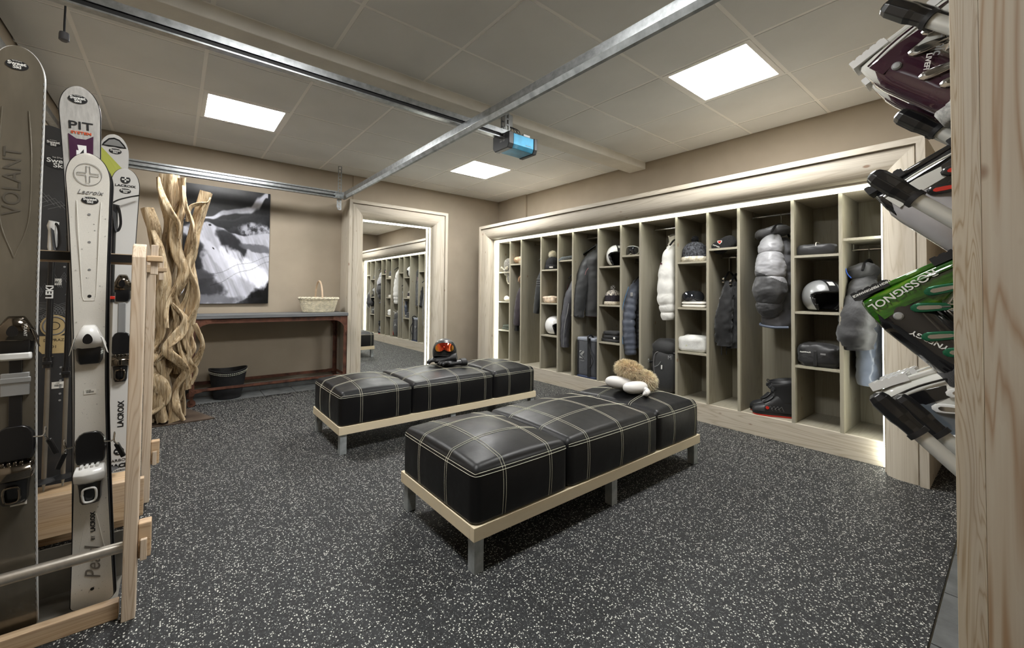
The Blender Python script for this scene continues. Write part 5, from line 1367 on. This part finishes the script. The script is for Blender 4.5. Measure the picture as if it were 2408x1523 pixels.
for k, (c_, r_) in enumerate((((0, .03, .035), (.05, .055, .034)), ((-.02, -.055, .034), (.05, .055, .033)), ((.03, .09, .045), (.04, .035, .035)), ((-.03, -.02, .028), (.035, .03, .026)))):
    se(c_, r_, .9, .9, 22, .006, 18, sd=k * 5).build('mitten', M_furw, t, ang=60)
folded('dark olive knitted beanie lying on the first lower shelf', (3.79, 4.55, .60), (.07, .095, .035), knit('dark_olive_knit', (72, 78, 68)), 2, .008, 0, 'beanie', 'hat')
# bay 2
t = thing('fur_headband', 'brown and cream fur headband on the upper shelf of the second bay', 'headband', (3.79, 4.31, 1.527))
o = MB(); o.tube([(.045 * math.cos(a), .06 * math.sin(a), .06) for a in [2 * PI * k / 24 for k in range(25)]], .038, 12, cap=False); o.build('band', M_fox, t)
MB().ell((-.03, -.04, .055), (.035, .045, .05), 18).build('pompom', M_furw, t)
fur(t, M_furw, ellpts((-.03, -.04, .055), (.033, .042, .046), 600, 8), .012, 'pompom_fur'); fur(t, M_fox, ellpts((0, .03, .06), (.075, .065, .045), 900, 9), .012, 'band_fur')
# bay 4
blk = knit('black_knit', (30, 30, 32))
t = beanie('black knitted beanie with large white fur pompom on an upper shelf', (3.80, 3.70, 1.425), .085, .165, blk, blk, (M_furw, .05, .022), cuffh=.055)
MB().box((-.097, -.02, .02), (-.094, .025, .036), mat=Matrix.Rotation(R(35), 4, 'Z')).build('label', M_paper, t)
t = folded('pale brown fur scarf lying on a middle shelf over a white helmet', (3.80, 3.70, 1.004), (.085, .11, .04), plain('pale_brown_fur', (206, 186, 164), .95, var=.2, sc=30), 1, .014, 0, 'fur_scarf', 'scarf', 3)
fur(t, plain('pale_fur', (206, 190, 168), .95, var=.15, sc=40), ellpts((0, 0, .04), (.08, .10, .036), 1500, 12), .018, 'fur_pile')
helmet('glossy white open face helmet on a lower shelf in the fourth bay', (3.83, 3.675, .612), R(2), M_whitepl, M_rubber, M_rubber)
# bay 5
t = thing('knitted_headband', 'grey knitted headband draped over the front of an upper shelf', 'headband', (3.79, 3.42, 1.527))
MB().tube(spline([(-.09, .06, -.012), (-.07, .04, .02), (-.02, .0, .03), (.02, -.05, .04), (.05, -.10, .035)], 6), [.022] * 25, 14, flat=.5).build('band', knit('grey_knit', (112, 118, 120)), t)
MB().tube(spline([(-.05, .07, .012), (.0, .02, .014), (.06, -.06, .014)], 6), [.02] * 13, 14, flat=.5).build('band_fold', knit('grey_knit_b', (104, 110, 112)), t)
# bay 6 duffel
t = thing('duffel_bag', 'upright slate grey duffel bag with black strap standing in a wide bay', 'bag', (3.84, 3.08, .165))
mdu = puffy('slate_tarpaulin', (78, 80, 86), .4); mgr = puffy('olive_grey_tarpaulin', (130, 136, 122), .5)
se((0, 0, .225), (.13, .145, .225), .22, .3, 40, .006, 7).build('bag_body', mdu, t, ang=60)
se((.01, .03, .225), (.125, .13, .215), .2, .3, 36, .008, 9, sd=4).build('side_panel', mgr, t, ang=60)
se((0, 0, .435), (.132, .148, .022), .3, .3, 36, .004, 9).build('end_cap', puffy('pale_blue_grey', (150, 156, 168), .4), t, ang=60)
se((0, 0, .01), (.134, .15, .014), .3, .3, 36).build('base_trim', plain('navy_trim', (44, 56, 84), .5), t)
for y0_, y1_ in ((-.075, -.03),): MB().box((-.138, y0_, .02), (-.131, y1_, .455)).build('strap', M_rubber, t, bevel=.002)
MB().box((-.137, .105, .02), (-.130, .118, .42)).build('edge_binding', M_rubber, t, bevel=.002)
MB().tube(spline([(-.14, -.05, .40), (-.15, -.05, .47), (-.10, -.05, .485), (-.06, -.05, .46)], 5), .010, 8).build('carry_handle', M_rubber, t)
MB().tube(spline([(-.134, -.06, .36), (-.155, -.10, .28), (-.15, -.12, .2), (-.134, -.06, .12)], 5), .009, 8, flat=.4).build('side_handle', M_rubber, t)
mb = MB()
for poly in ([(.085, .305), (.045, .305), (.085, .28)], [(.033, .305), (.012, .292), (.046, .255), (.078, .262)], [(.078, .262), (.046, .255), (.0, .205), (.006, .218)], [(.085, .24), (.085, .215), (.03, .215)]): mb.prism(poly, 0, -.1365, -.134)
mb.build('logo', M_silver, t, smooth=False)
text('MILLET', .022, frame((-.136, .042, .19), (0, -1, 0), (0, 0, 1)), t, M_silver)
# bay 7
helmet('white and black open face helmet on an upper shelf in the seventh bay', (3.83, 2.745, 1.437), R(-40), M_whitepl, M_rubber, M_rubber, stripe=(M_ink, .03))
beanie('nordic patterned black and cream beanie with speckled pompom', (3.80, 2.775, 1.004), .088, .165, knit('aubergine_knit', (46, 40, 48)), knit('cream_knit', (222, 214, 196), (160, 150, 134)), (knit('speckled_wool', (190, 186, 180), (24, 24, 26), .5), .034, .008), cuffh=.035, bands=[(.55, .68, knit('nordic_band', (214, 206, 192), (50, 46, 52), .35)), (.68, 1.0, knit('nordic_top', (206, 198, 184), (60, 56, 60), .5))])
t = folded('small stack of folded black clothes with white badge in the seventh bay', (3.80, 2.765, .60), (.085, .12, .058), fabric('folded_black', (18, 18, 20), .75, b=.8), 3, .010)
MB().ell((-.088, -.07, .05), (.004, .014, .012), 14).build('badge', M_inkw, t)
# bay 8 goggles
goggles('white framed ski goggles with dark lens on the upper shelf of the eighth bay', (3.79, 2.52, 1.530), R(-86), M_whitepl, plain('smoke_lens', (34, 36, 40), .06, .4, coat=1), M_inkw, w_=.074, h_=.047)
# bay 9 backpack
t = thing('backpack', 'black hiking backpack with grey piping standing in a wide bay', 'backpack', (3.86, 2.15, .165))
mbp = fabric('black_ripstop', (22, 23, 24), .6, sc=30, b=.6); mbp2 = fabric('black_ripstop_light', (32, 33, 34), .6, sc=70, b=.6)
se((0, 0, .255), (.115, .15, .255), .62, .5, 36, .016, 9).build('main_bag', mbp, t, ang=60)
se((-.065, -.01, .215), (.07, .118, .20), .6, .5, 32, .012, 10, sd=3).build('front_pocket', mbp2, t, ang=60)
se((-.010, .0, .43), (.112, .146, .095), .8, .6, 32, .014, 12, sd=5).build('lid', mbp, t, ang=60)
se((-.01, .145, .14), (.06, .035, .11), .6, .6, 24, .008, 12, sd=7).build('side_pocket', mbp2, t, ang=60)
MB().tube(spline([(-.125, .07, .10), (-.13, .095, .25), (-.125, .085, .37), (-.11, .03, .40), (-.11, -.06, .405), (-.11, -.12, .40)], 6), .0045, 8).build('piping', plain('grey_piping', (110, 108, 108), .5), t)
MB().tube(spline([(-.137, .08, .25), (-.145, .04, .27), (-.145, .01, .31)], 5), .003, 8).build('zip_cord', M_silver, t)
MB().box((-.143, -.002, .235), (-.137, .012, .275)).build('buckle_tag', M_inkw, t, bevel=.002)
text('M', .05, frame((-.138, -.075, .355), (0, -1, 0), (0, 0, 1)), t, M_silver)
for z in (.17, .30):
    MB().tube(spline([(-.11, .10, z), (-.12, .145, z - .01), (-.06, .175, z - .03), (.0, .165, z - .02)], 5), .006, 8, flat=.4).build('compression_strap', M_rubber, t)
    MB().tube([(-.125 + .012 * math.cos(a), .15, z + .015 * math.sin(a)) for a in [2 * PI * k / 12 for k in range(13)]], .0022, 6, cap=False).build('ring', M_silver, t)
MB().box((-.12, -.135, .03), (-.112, -.12, .12)).build('red_tag', M_red, t)
# bay 10
t = beanie('charcoal chunky knit beanie with cream cuff and dark pompom', (3.81, 1.875, 1.425), .108, .19, knit('charcoal_chunky', (82, 84, 90), (28, 28, 32), .35), knit('cream_cuff', (224, 218, 202), (180, 172, 152), .35), (knit('dark_pom', (36, 36, 40)), .036, .012), rib=18, cuffh=.045)
folded('folded white towel under the dark goggles', (3.81, 1.865, 1.004), (.10, .11, .027), fabric('white_terry', (226, 222, 214), .9, sc=120, b=.7), 2, .004, 0, 'towel', 'towel', 2)
goggles('dark framed mirrored ski goggles lying on the folded white towel', (3.78, 1.875, 1.058), R(-55), M_blackpl, plain('dark_mirror_lens', (60, 64, 72), .05, .8, coat=1), knit('strap_grey', (150, 150, 150)), w_=.09, h_=.046, tilt=R(-12))
t = folded('thick folded white fleece with green cord on a lower shelf', (3.81, 1.875, .60), (.105, .130, .068), fabric('white_fleece', (222, 222, 218), .95, sc=150, b=.9), 1, .018, 0, 'folded_garment', 'folded clothes', 6)
MB().tube(spline([(-.104, .03, .05), (-.09, .015, .11), (-.05, -.01, .132), (.02, -.03, .14)], 6), .0018, 6).build('green_cord', M_lime, t)
# bay 11
t = thing('knitted_headband', 'black knitted headband with red and white badge on an upper shelf', 'headband', (3.77, 1.60, 1.51))
m_ = Matrix.Rotation(R(-25), 4, 'X')
se((0, -.005, .05), (.045, .095, .055), .45, .35, 30, .006, 14, mat=m_).build('band', blk, t, ang=60)
MB().prism([(.035, .085), (-.002, .085), (-.002, .07), (.016, .052), (.035, .07)], 0, -.049, -.046).build('badge', M_inkw, t, smooth=False)
MB().prism([(.029, .081), (.004, .081), (.004, .071), (.016, .058), (.029, .071)], 0, -.050, -.0492).build('badge_centre', M_red, t, smooth=False)
strokes(6, .06, .012, frame((-.050, .045, .040), (0, -.9, -.4), (0, -.4, .9)), t, M_inkw, .0016, 5)
# bay 12 boots
def sbboot(label, c, rot):
    t = thing('snowboard_boot', label, 'boot', c, (0, 0, rot), group='black snowboard boots in the locker')
    m1 = fabric('boot_black', (22, 22, 24), .5, b=.3); m2 = plain('boot_toe_rubber', (46, 47, 49), .45)
    def foot(z0, z1, s0, m, nm, grow=0):
        pass
    # x forward; sole
    def outline(s_, n=30):
        out = []
        for i in range(n):
            a = 2 * PI * i / n; x = .15 * math.cos(a); w = .052 + .008 * math.cos(a) - .010 * math.exp(-((x + .03) / .05) ** 2)
            out.append((x * s_, math.copysign(abs(math.sin(a)) ** .7, math.sin(a)) * w * s_))
        return out
    MB().loft([[(x, y, z) for x, y in outline(s_)] for z, s_ in ((0, .95), (.006, .99), (.012, 1.0))]).build('red_outsole', M_red, t)
    MB().loft([[(x, y, z) for x, y in outline(s_)] for z, s_ in ((.0125, 1.0), (.02, 1.02), (.035, 1.0), (.038, .97))]).build('midsole', M_rubber, t)
    rings = []
    for x, w, h in ((-.148, .030, .13), (-.12, .046, .19), (-.08, .050, .20), (-.03, .050, .19), (.01, .050, .150), (.045, .053, .112), (.075, .054, .092)):
        rings.append([(x, w * math.copysign(abs(math.cos(a)) ** .6, math.cos(a)), .036 + (h - .036) * (math.sin(a) ** .7 if math.sin(a) > 0 else 0)) for a in [PI * i / 14 for i in range(15)]] + [(x, 0, .034)])
    MB().loft(rings).build('lower_upper', m1, t, ang=60)
    rings = []
    for x, w, h in ((.073, .056, .094), (.10, .055, .085), (.125, .046, .074), (.142, .03, .06), (.15, .012, .046)):
        rings.append([(x, w * math.copysign(abs(math.cos(a)) ** .6, math.cos(a)), .036 + (h - .036) * (math.sin(a) ** .7 if math.sin(a) > 0 else 0)) for a in [PI * i / 14 for i in range(15)]] + [(x, 0, .034)])
    MB().loft(rings).build('toe_cap', m2, t, ang=60)
    rings = []
    for z, xc, rx, ry in ((.12, -.075, .078, .05), (.16, -.07, .073, .05), (.20, -.068, .074, .052), (.245, -.064, .082, .058), (.262, -.062, .086, .06), (.270, -.062, .082, .056), (.255, -.062, .062, .04), (.20, -.066, .05, .03)):
        rings.append([(xc + rx * math.cos(2 * PI * i / 28), ry * math.sin(2 * PI * i / 28), z + (.018 * -math.cos(2 * PI * i / 28) if z > .24 else 0)) for i in range(28)])
    MB().loft(rings).build('shaft', m1, t, ang=60)
    MB().tube(spline([(.012, 0, .155), (.04, 0, .125), (.075, 0, .10)], 6), [.03, .033, .034, .034, .034, .033, .032, .03, .028, .026, .022, .018, .012], 14, flat=.35, ph=PI / 2).build('tongue', m2, t)
    for sy in (-1, 1):
        MB().cyl((.01, sy * .035, .215), (.02, sy * .045, .215), .016, 18).build('lace_dial', m2, t, bevel=.001)
    MB().tube(spline([(.012, 0, .262), (.026, 0, .266), (.027, 0, .250), (.012, 0, .248)], 5), .003, 8).build('pull_loop', M_rubber, t)
    MB().cyl((.055, .0545, .07), (.055, .058, .07), .012, 16).build('red_emblem', M_red, t)
    mb = MB()
    for k in range(4): mb.tube([(.02 - k * .025, .052, .05), (.035 - k * .025, .0525, .085), (.05 - k * .022, .053, .06)], .0012, 5)
    mb.tube([(.07, .053, .095), (.035, .05, .118)], .003, 6)
    mb.build('side_stitching', M_grey, t)
    return t
sbboot('black snowboard boot with red sole standing nearest the locker front', (3.785, 1.228, .165), R(117))
sbboot('black snowboard boot with red sole standing behind its twin', (3.888, 1.284, .165), R(118))
# bay 13
t = folded('thin rolled charcoal jacket tied with a white band on the top shelf', (3.80, .945, 1.425), (.07, .118, .040), puffy('charcoal_nylon', (36, 36, 38), .5), 1, .016, 0, 'folded_garment', 'folded clothes', 4)
MB().tube([(.073 * math.copysign(abs(math.cos(a)) ** .5, math.cos(a)), -.01 + .006 * math.sin(a), .045 + .050 * math.copysign(abs(math.sin(a)) ** .6, math.sin(a))) for a in [2 * PI * k / 32 for k in range(33)]], .003, 8, cap=False).build('white_band', M_furw, t)
helmet('silver open face helmet with black centre stripe in the bay left of the rightmost', (3.825, .925, 1.017), R(-46), M_silver, M_rubber, M_rubber, stripe=(M_ink, .032))
t = folded('thick folded black padded jacket with white logo on a lower shelf', (3.80, .94, .60), (.105, .128, .078), puffy('black_nylon', (24, 24, 26), .5), 1, .020, 0, 'folded_garment', 'folded clothes', 8)
MB().box((-.112, -.012, .01), (-.103, .008, .12)).build('strap', M_rubber, t, bevel=.003)
strokes(7, .065, .013, frame((-.113, .055, .105), (0, -1, 0), (0, 0, 1)), t, M_inkw, .0018, 7); MB().box((-.112, -.065, .095), (-.109, -.035, .107)).build('patch', M_grey, t)

# ------------------------------------------------------------------ things on the benches
th = helmet('matt black ski helmet resting on the rear bench behind black gloves', (1.985, 3.31, .466), R(-32), plain('matt_black_shell', (30, 30, 32), .45, coat=.2), M_rubber, M_rubber, r=(.112, .135, .125), open_az=68, open_hi=-.12)
def lens_mat():
    t = NT('orange_mirror_lens'); v = t.coords((1, 1, 1)); sp = t.node('ShaderNodeSeparateXYZ'); t.link(v, sp.inputs[0])
    f_ = t.math('ADD', t.math('MULTIPLY', t.math('ABSOLUTE', sp.outputs[0]), 9.0), t.math('MULTIPLY', sp.outputs[2], -3.0))
    t.link(t.ramp(f_, [(0.0, srgb((206, 52, 22))), (.3, srgb((214, 84, 20))), (.6, srgb((190, 140, 26))), (.9, srgb((96, 110, 30)))]), t.b.inputs['Base Color'])
    t.b.inputs['Metallic'].default_value = .9; t.b.inputs['Roughness'].default_value = .08; t.b.inputs['Coat Weight'].default_value = 1.0
    return t.m
goggles('orange mirrored goggles worn on the front of the black helmet', (1.985 - .135 * math.sin(R(32)) * .86, 3.31 - .135 * math.cos(R(32)) * .86, .572), R(-32), M_blackpl, lens_mat(), M_rubber, w_=.088, h_=.043, tilt=R(-22), strap=False)
mgl = plain('glove_leather', (34, 34, 36), .42, bump=.4, bsc=60, var=.2)
t = thing('ski_gloves', 'pair of black leather ski gloves in front of the helmet', 'gloves', (1.885, 3.19, .468))
glove(t, (.02, .03, .018), R(142), 1.12, mgl, cuffm=M_rubber, tilt=R(10)); glove(t, (.07, -.055, -.002), R(170), 1.05, mgl, cuffm=M_rubber)
MB().tube(spline([(.17, -.06, .03), (.2, -.04, .035), (.23, -.07, .02)], 5), .006, 8).build('strap', M_rubber, t)
# white mittens with fur cuffs
t = thing('fur_cuff_mittens', 'pair of white leather mittens with long brown fur cuffs on the front bench', 'mittens', (2.45, 1.64, .462))
mwh = plain('white_leather', (216, 213, 210), .55, bump=.35, bsc=30, var=.02)
ax_ = Matrix.Rotation(math.atan2(.62, -.79), 4, 'Z')
def mitten(c, yaw_, tilt, s_):
    m = Matrix.Translation(c) @ Matrix.Rotation(yaw_, 4, 'Z') @ Matrix.Rotation(tilt, 4, 'Y')
    rings = []
    for x, ry, rz in ((-.08, .042, .036), (-.03, .050, .042), (.02, .060, .046), (.07, .056, .042), (.10, .040, .030), (.118, .014, .012)):
        rings.append([m @ Vector((x * s_, ry * s_ * math.cos(2 * PI * i / 22), (rz * math.sin(2 * PI * i / 22) + .042) * s_)) for i in range(22)])
    MB().loft(rings).build('mitten', mwh, t, ang=70, sub=1)
    return m
mitten((-.03, .06, .004), R(148), R(-10), 1.0)
m2 = mitten((.0, -.045, -.004), R(165), R(0), .92)
MB().tube([m2 @ Vector(q) for q in spline([(-.03, .035, .03), (-.02, .075, .026), (.01, .092, .02), (.035, .094, .014)], 5)], [.018] * 12 + [.013, .012, .009, .004], 12).build('thumb', mwh, t)
for (c_, r_, n_, sd_) in (((.055, .045, .125), (.09, .06, .052), 5200, 1), ((.125, -.025, .062), (.062, .055, .055), 3600, 2)):
    rm = Matrix.Rotation(R(-38), 4, 'Z') @ Matrix.Rotation(R(22), 4, 'Y')
    MB().ell(c_, r_, 22, mat=rm).build('fur_base', M_fox, t)
    fur(t, [M_fox, plain('pale_tan_fur', (240, 214, 184), .9, var=.2, sc=50)][sd_ - 1] if sd_ == 2 else plain('tan_fur', (230, 202, 170), .9, var=.25, sc=50), ellpts(c_, r_, n_, sd_, rm), .034, 'fur_cuff', wd=.0009)

# ------------------------------------------------------------------ boot dryer and ski boots
dr = thing('boot_dryer', 'wall mounted aluminium boot dryer with black ended tubes behind the pillar', 'boot dryer', (1.8, YN, .6))
for z in (.35, .78, 1.25, 1.68, 2.2): MB().box((1.35, YN + .0005, z), (2.5, YN + .03, z + .05)).build('wall_channel', M_alu, dr, world=True, smooth=False)
dpeg = Vector((0, .715, .699))
def peg(x, y, z, r_=.0175, ln=None):
    tip = Vector((x, y, z)); L_ = (tip.y - (YN + .031)) / dpeg.y
    base = tip - dpeg * L_
    tb = MB().cyl(base, tip - dpeg * .10, r_, 20).build('tube', M_alu, dr, world=True)
    P = [tip - dpeg * d for d in (.0, .006, .02, .07, .085, .105, .115)]
    seg = 8; rings = []
    a = Vector((1, 0, 0)); b = dpeg.cross(a)
    for k, (p, rr) in enumerate(zip(P, (.010, .020, .0245, .0255, .0225, .0215, .022))):
        rings.append([p + a * rr * math.cos(2 * PI * i / seg) + b * rr * math.sin(2 * PI * i / seg) for i in range(seg)])
    g = MB().loft(rings).build('grip', M_blackpl, tb, world=True, smooth=False, bevel=.002)
    MB().tube([tip - dpeg * d for d in (.112, .124)], .024, 20).build('collar', M_rubber, tb, world=True)
for x, y, z in ((1.5, .252, 1.452), (1.5, .252, .852), (1.60, .222, .838), (1.5, .222, 1.905), (1.6, .20, 1.93), (1.88, .250, 1.722), (1.80, .236, 1.70), (1.6, .225, 2.12)): peg(x, y, z)

def skiboot(label, H, x, mats, sdir=(-.863, .505), txt=None, grp=None, detail=True, scale=1.0, style=0):
    shell, cuffm, accent, buck, linerm, solem, strapm = mats
    X_ = Vector((0, sdir[0], sdir[1])); Z_ = Vector((0, -sdir[1], sdir[0])); 
    if Z_.z > 0: Z_ = -Z_
    Y_ = Z_.cross(X_)
    m = Matrix((X_, Y_, Z_)).transposed().to_4x4(); m.translation = Vector((x, H[0], H[1])); m = m @ Matrix.Scale(scale, 4)
    t = thing('ski_boot', label, 'ski boot', mat=m, group=grp)
    n = 28
    def ring(s, z0, z1, w, e=.55, e2=.7):
        zc, h = (z0 + z1) / 2, (z1 - z0) / 2
        return [(s, w * math.copysign(abs(math.cos(2 * PI * i / n)) ** e, math.cos(2 * PI * i / n)), zc + h * math.copysign(abs(math.sin(2 * PI * i / n)) ** e2, math.sin(2 * PI * i / n))) for i in range(n)]
    MB().loft([ring(*a) for a in ((.004, .03, .08, .026), (.012, .022, .12, .036), (.05, .018, .145, .043), (.10, .018, .148, .046), (.15, .018, .13, .050), (.20, .018, .098, .053), (.25, .02, .080, .052), (.285, .022, .068, .044), (.305, .026, .055, .028), (.311, .03, .045, .014))]).build('lower_shell', shell, t, ang=60)
    def comb(x0, x1, w_, n_):
        st = (x1 - x0) / n_; p = [(x0, .019), (x0, -.003)]
        for k in range(n_): p += [(x0 + k * st + .003, -.005), (x0 + k * st + st * .7, -.005), (x0 + k * st + st * .8, -.002), (x0 + (k + 1) * st - .001, -.002)]
        p += [(x1, -.002), (x1, .018)]
        mb = MB(); mb.loft([[(a, sy * w_, b) for a, b in p] for sy in (-1, 1)]); return mb
    comb(-.004, .09, .034, 5).build('heel_sole', solem, t, smooth=False)
    comb(.195, .318, .036, 6).build('toe_sole', solem, t, smooth=False)
    MB().box((.07, -.030, .006), (.21, .030, .022)).build('shank', shell, t, bevel=.005)
    rings = []
    for z, sc_, rs, rw in ((.062, .068, .062, .047), (.085, .072, .070, .050), (.13, .080, .072, .052), (.18, .090, .069, .052), (.23, .103, .069, .055), (.275, .114, .072, .058), (.29, .117, .070, .056)):
        rings.append([(sc_ + rs * math.copysign(abs(math.cos(2 * PI * i / n)) ** .8, math.cos(2 * PI * i / n)), rw * math.copysign(abs(math.sin(2 * PI * i / n)) ** .8, math.sin(2 * PI * i / n)), z + (-.012 * math.cos(2 * PI * i / n) if z < .1 else .012 * math.cos(2 * PI * i / n) * (z > .25))) for i in range(n)])
    MB().loft(rings).build('cuff', cuffm, t, ang=60)
    rings = []
    for z, k_ in ((.272, 1.0), (.276, 1.05), (.315, 1.08), (.32, 1.02)):
        rings.append([(.118 + .072 * k_ * math.cos(2 * PI * i / n), .058 * k_ * math.sin(2 * PI * i / n), z) for i in range(n)])
    MB().loft(rings).build('power_strap', strapm, t, ang=50)
    rings = []
    for z, k_ in ((.29, .90), (.33, .92), (.352, .88), (.356, .76), (.33, .66), (.25, .6)):
        rings.append([(.122 + .070 * k_ * math.cos(2 * PI * i / n), .056 * k_ * math.sin(2 * PI * i / n), z + .014 * math.cos(2 * PI * i / n)) for i in range(n)])
    MB().loft(rings).build('liner', linerm, t, ang=60)
    for sy in (-1, 1): MB().lathe((0, 0, 0), [(.001, .006), (.008, .0055), (.0115, .002), (.0115, -.004)], 18).xf(Matrix.Translation((.062, sy * .0525, .105)) @ Matrix.Rotation(-sy * PI / 2, 4, 'X')).build('pivot', M_silver, t)
    # accent panel, swept along the side
    MB().loft([[(s_, .0455 + o_, z_) for s_, z_ in ((.02, .055), (.10, .05), (.17, .055), (.15, .085), (.09, .088), (.03, .10))] for o_ in (0, .004)]).build('side_panel', accent, t, bevel=.001)
    MB().tube(spline([(.02, .049, .05), (.10, .052, .038), (.20, .055, .040), (.29, .040, .04)], 6), .003, 8).build('shell_ridge', accent, t)
    # buckles: lever loop, ladder and bail
    for s_, z_, an, w0 in ((.205, .090, 15, .053), (.155, .125, 25, .051), (.135, .20, 20, .055), (.15, .255, 22, .058)):
        c_, s2 = math.cos(R(an)), math.sin(R(an)); P = lambda u, v, o=0.0: (s_ + u * c_ - v * s2, w0 + .004 + o, z_ + u * s2 + v * c_)
        lp = [P(-.062, 0), P(-.052, .010), P(-.015, .009), P(.008, .006), P(.008, -.006), P(-.015, -.0095), P(-.052, -.010), P(-.062, 0)]
        outl = [(-.066, -.004), (-.058, -.011), (-.030, -.0115), (.004, -.009), (.012, -.006), (.012, .006), (.004, .009), (-.030, .0115), (-.058, .011), (-.066, .004)]
        bmb = MB().tube(spline(lp, 3), .0026, 8)
        bk = bmb.build('buckle_lever', buck, t)
        MB().loft([[P(u * f_, v * f_, o_) for u, v in outl] for o_, f_ in ((-.006, 1.0), (.001, 1.0), (.003, .9))]).build('buckle_base', buck, bk)
        MB().loft([[P(u * .62 - .012, v * .5, o_) for u, v in outl] for o_ in (.0032, .0042)]).build('buckle_inset', M_chrome if buck is not M_blackpl else M_red, bk)
        MB().tube([P(-.03, 0, .001), P(.012, 0, .002)], .003, 8).build('adjuster', M_chrome, bk)
        MB().cyl(P(.008, -.010, -.002), P(.008, .010, -.002), .0045, 10).build('hinge', M_chrome, bk)
        MB().tube(spline([P(.010, .006), P(.04, .006, -.004), P(.06, .006, -.02)], 4), .0022, 6).build('bail', M_chrome, bk)
        MB().tube(spline([P(.010, -.006), P(.04, -.006, -.004), P(.06, -.006, -.02)], 4), .0022, 6).build('bail', M_chrome, bk)
        MB().loft([[P(.03 + k * .006, -.009, -.004 - k * .002), P(.03 + k * .006, .009, -.004 - k * .002), P(.03 + k * .006, .009, -.009 - k * .002), P(.03 + k * .006, -.009, -.009 - k * .002)] for k in range(6)]).build('ladder', buck, bk)
    if txt:
        for s, size, s_, z_, an, mt_, sx_ in txt:
            c_, s2 = math.cos(R(an)), math.sin(R(an))
            text(s, size, frame((s_, .0565, z_), (-c_, 0, s2), (s2, 0, c_)), t, mt_, bold=.0004, sx=sx_)
    return t
def glossy(name, rgb, var=.04, rough=.12, alpha=None): return plain(name, rgb, rough, coat=1.0, var=var, sc=10)
g_white = glossy('boot_white', (214, 214, 208)); g_plum = glossy('boot_plum', (58, 32, 44), .1); g_black = glossy('boot_black_gloss', (24, 24, 26)); g_grey = glossy('boot_graphite', (62, 64, 70))
def green_mat():
    t = NT('translucent_green_shell'); v = t.coords((6, 30, 30)); n = t.noise(v, 1.2, 3)
    t.link(t.ramp(n, [(.35, srgb((22, 62, 8))), (.55, srgb((48, 108, 14))), (.7, srgb((116, 146, 44)))]), t.b.inputs['Base Color'])
    t.b.inputs['Roughness'].default_value = .1; t.b.inputs['Coat Weight'].default_value = 1.0; t.b.inputs['Subsurface Weight'].default_value = .15
    return t.m
g_green = green_mat(); g_dgreen = plain('buckle_green', (22, 96, 66), .3, .4, coat=.3)
mesh_strap = fabric('strap_webbing', (46, 46, 48), .8, sc=300, b=.8)
pl_set = (g_white, g_plum, g_plum, M_chrome, M_whitepl, M_whitepl, plain('striped_strap', (170, 170, 166), .7, var=.2, sc=90))
bk_set = (g_black, glossy('boot_light_grey', (170, 168, 170)), g_white, M_blackpl, M_rubber, M_rubber, mesh_strap)
gr_set = (g_green, g_black, g_green, g_dgreen, M_rubber, M_rubber, mesh_strap)
wh_set = (g_white, glossy('boot_slate', (92, 100, 108), .1), g_black, M_whitepl, M_rubber, M_whitepl, mesh_strap)
GB = 'pairs of ski boots upside down on the dryer'
skiboot('white and plum ski boot hanging upside down at the top of the dryer', (.325, 1.85), 1.70, pl_set, txt=[('atomic', .030, .16, .125, 40, M_silver, 1.0), ('LIVEFIT', .016, .105, .155, 50, M_inkw, 1.1)], grp=GB)
skiboot('white and plum ski boot behind its twin at the top of the dryer', (.325, 1.85), 1.86, pl_set, grp=GB)
skiboot('black ski boot with red and white lettering behind the middle tube', (.292, 1.445), 1.70, bk_set, txt=[('H', .055, .185, .085, 0, M_inkw, 1.2), ('D', .042, .085, .165, -70, M_inkw, 1.2), ('80', .018, .10, .235, 0, M_inkw, 1.1)], grp=GB)
skiboot('black ski boot furthest from the camera on the middle row', (.292, 1.445), 1.86, bk_set, grp=GB)
skiboot('translucent green ski boot with dark green buckles and white lettering', (.327, 1.12), 1.70, gr_set, txt=[('ROSSIGNOL', .028, .105, .045, 8, M_inkw, 1.15), ('HIGH PERFORMANCE', .009, .05, .008, 0, M_inkw, 1.1), ('SYNERGY', .018, .085, .195, -60, M_inkw, 1.2)], grp=GB)
skiboot('translucent green ski boot mostly hidden behind its twin', (.327, 1.12), 1.86, gr_set, grp=GB)
skiboot('white and slate ski boot with white buckles behind the lowest tubes', (.29, .845), 1.72, wh_set, grp=GB)
skiboot('white and slate ski boot mostly hidden behind its twin at the bottom', (.29, .845), 1.88, wh_set, grp=GB)
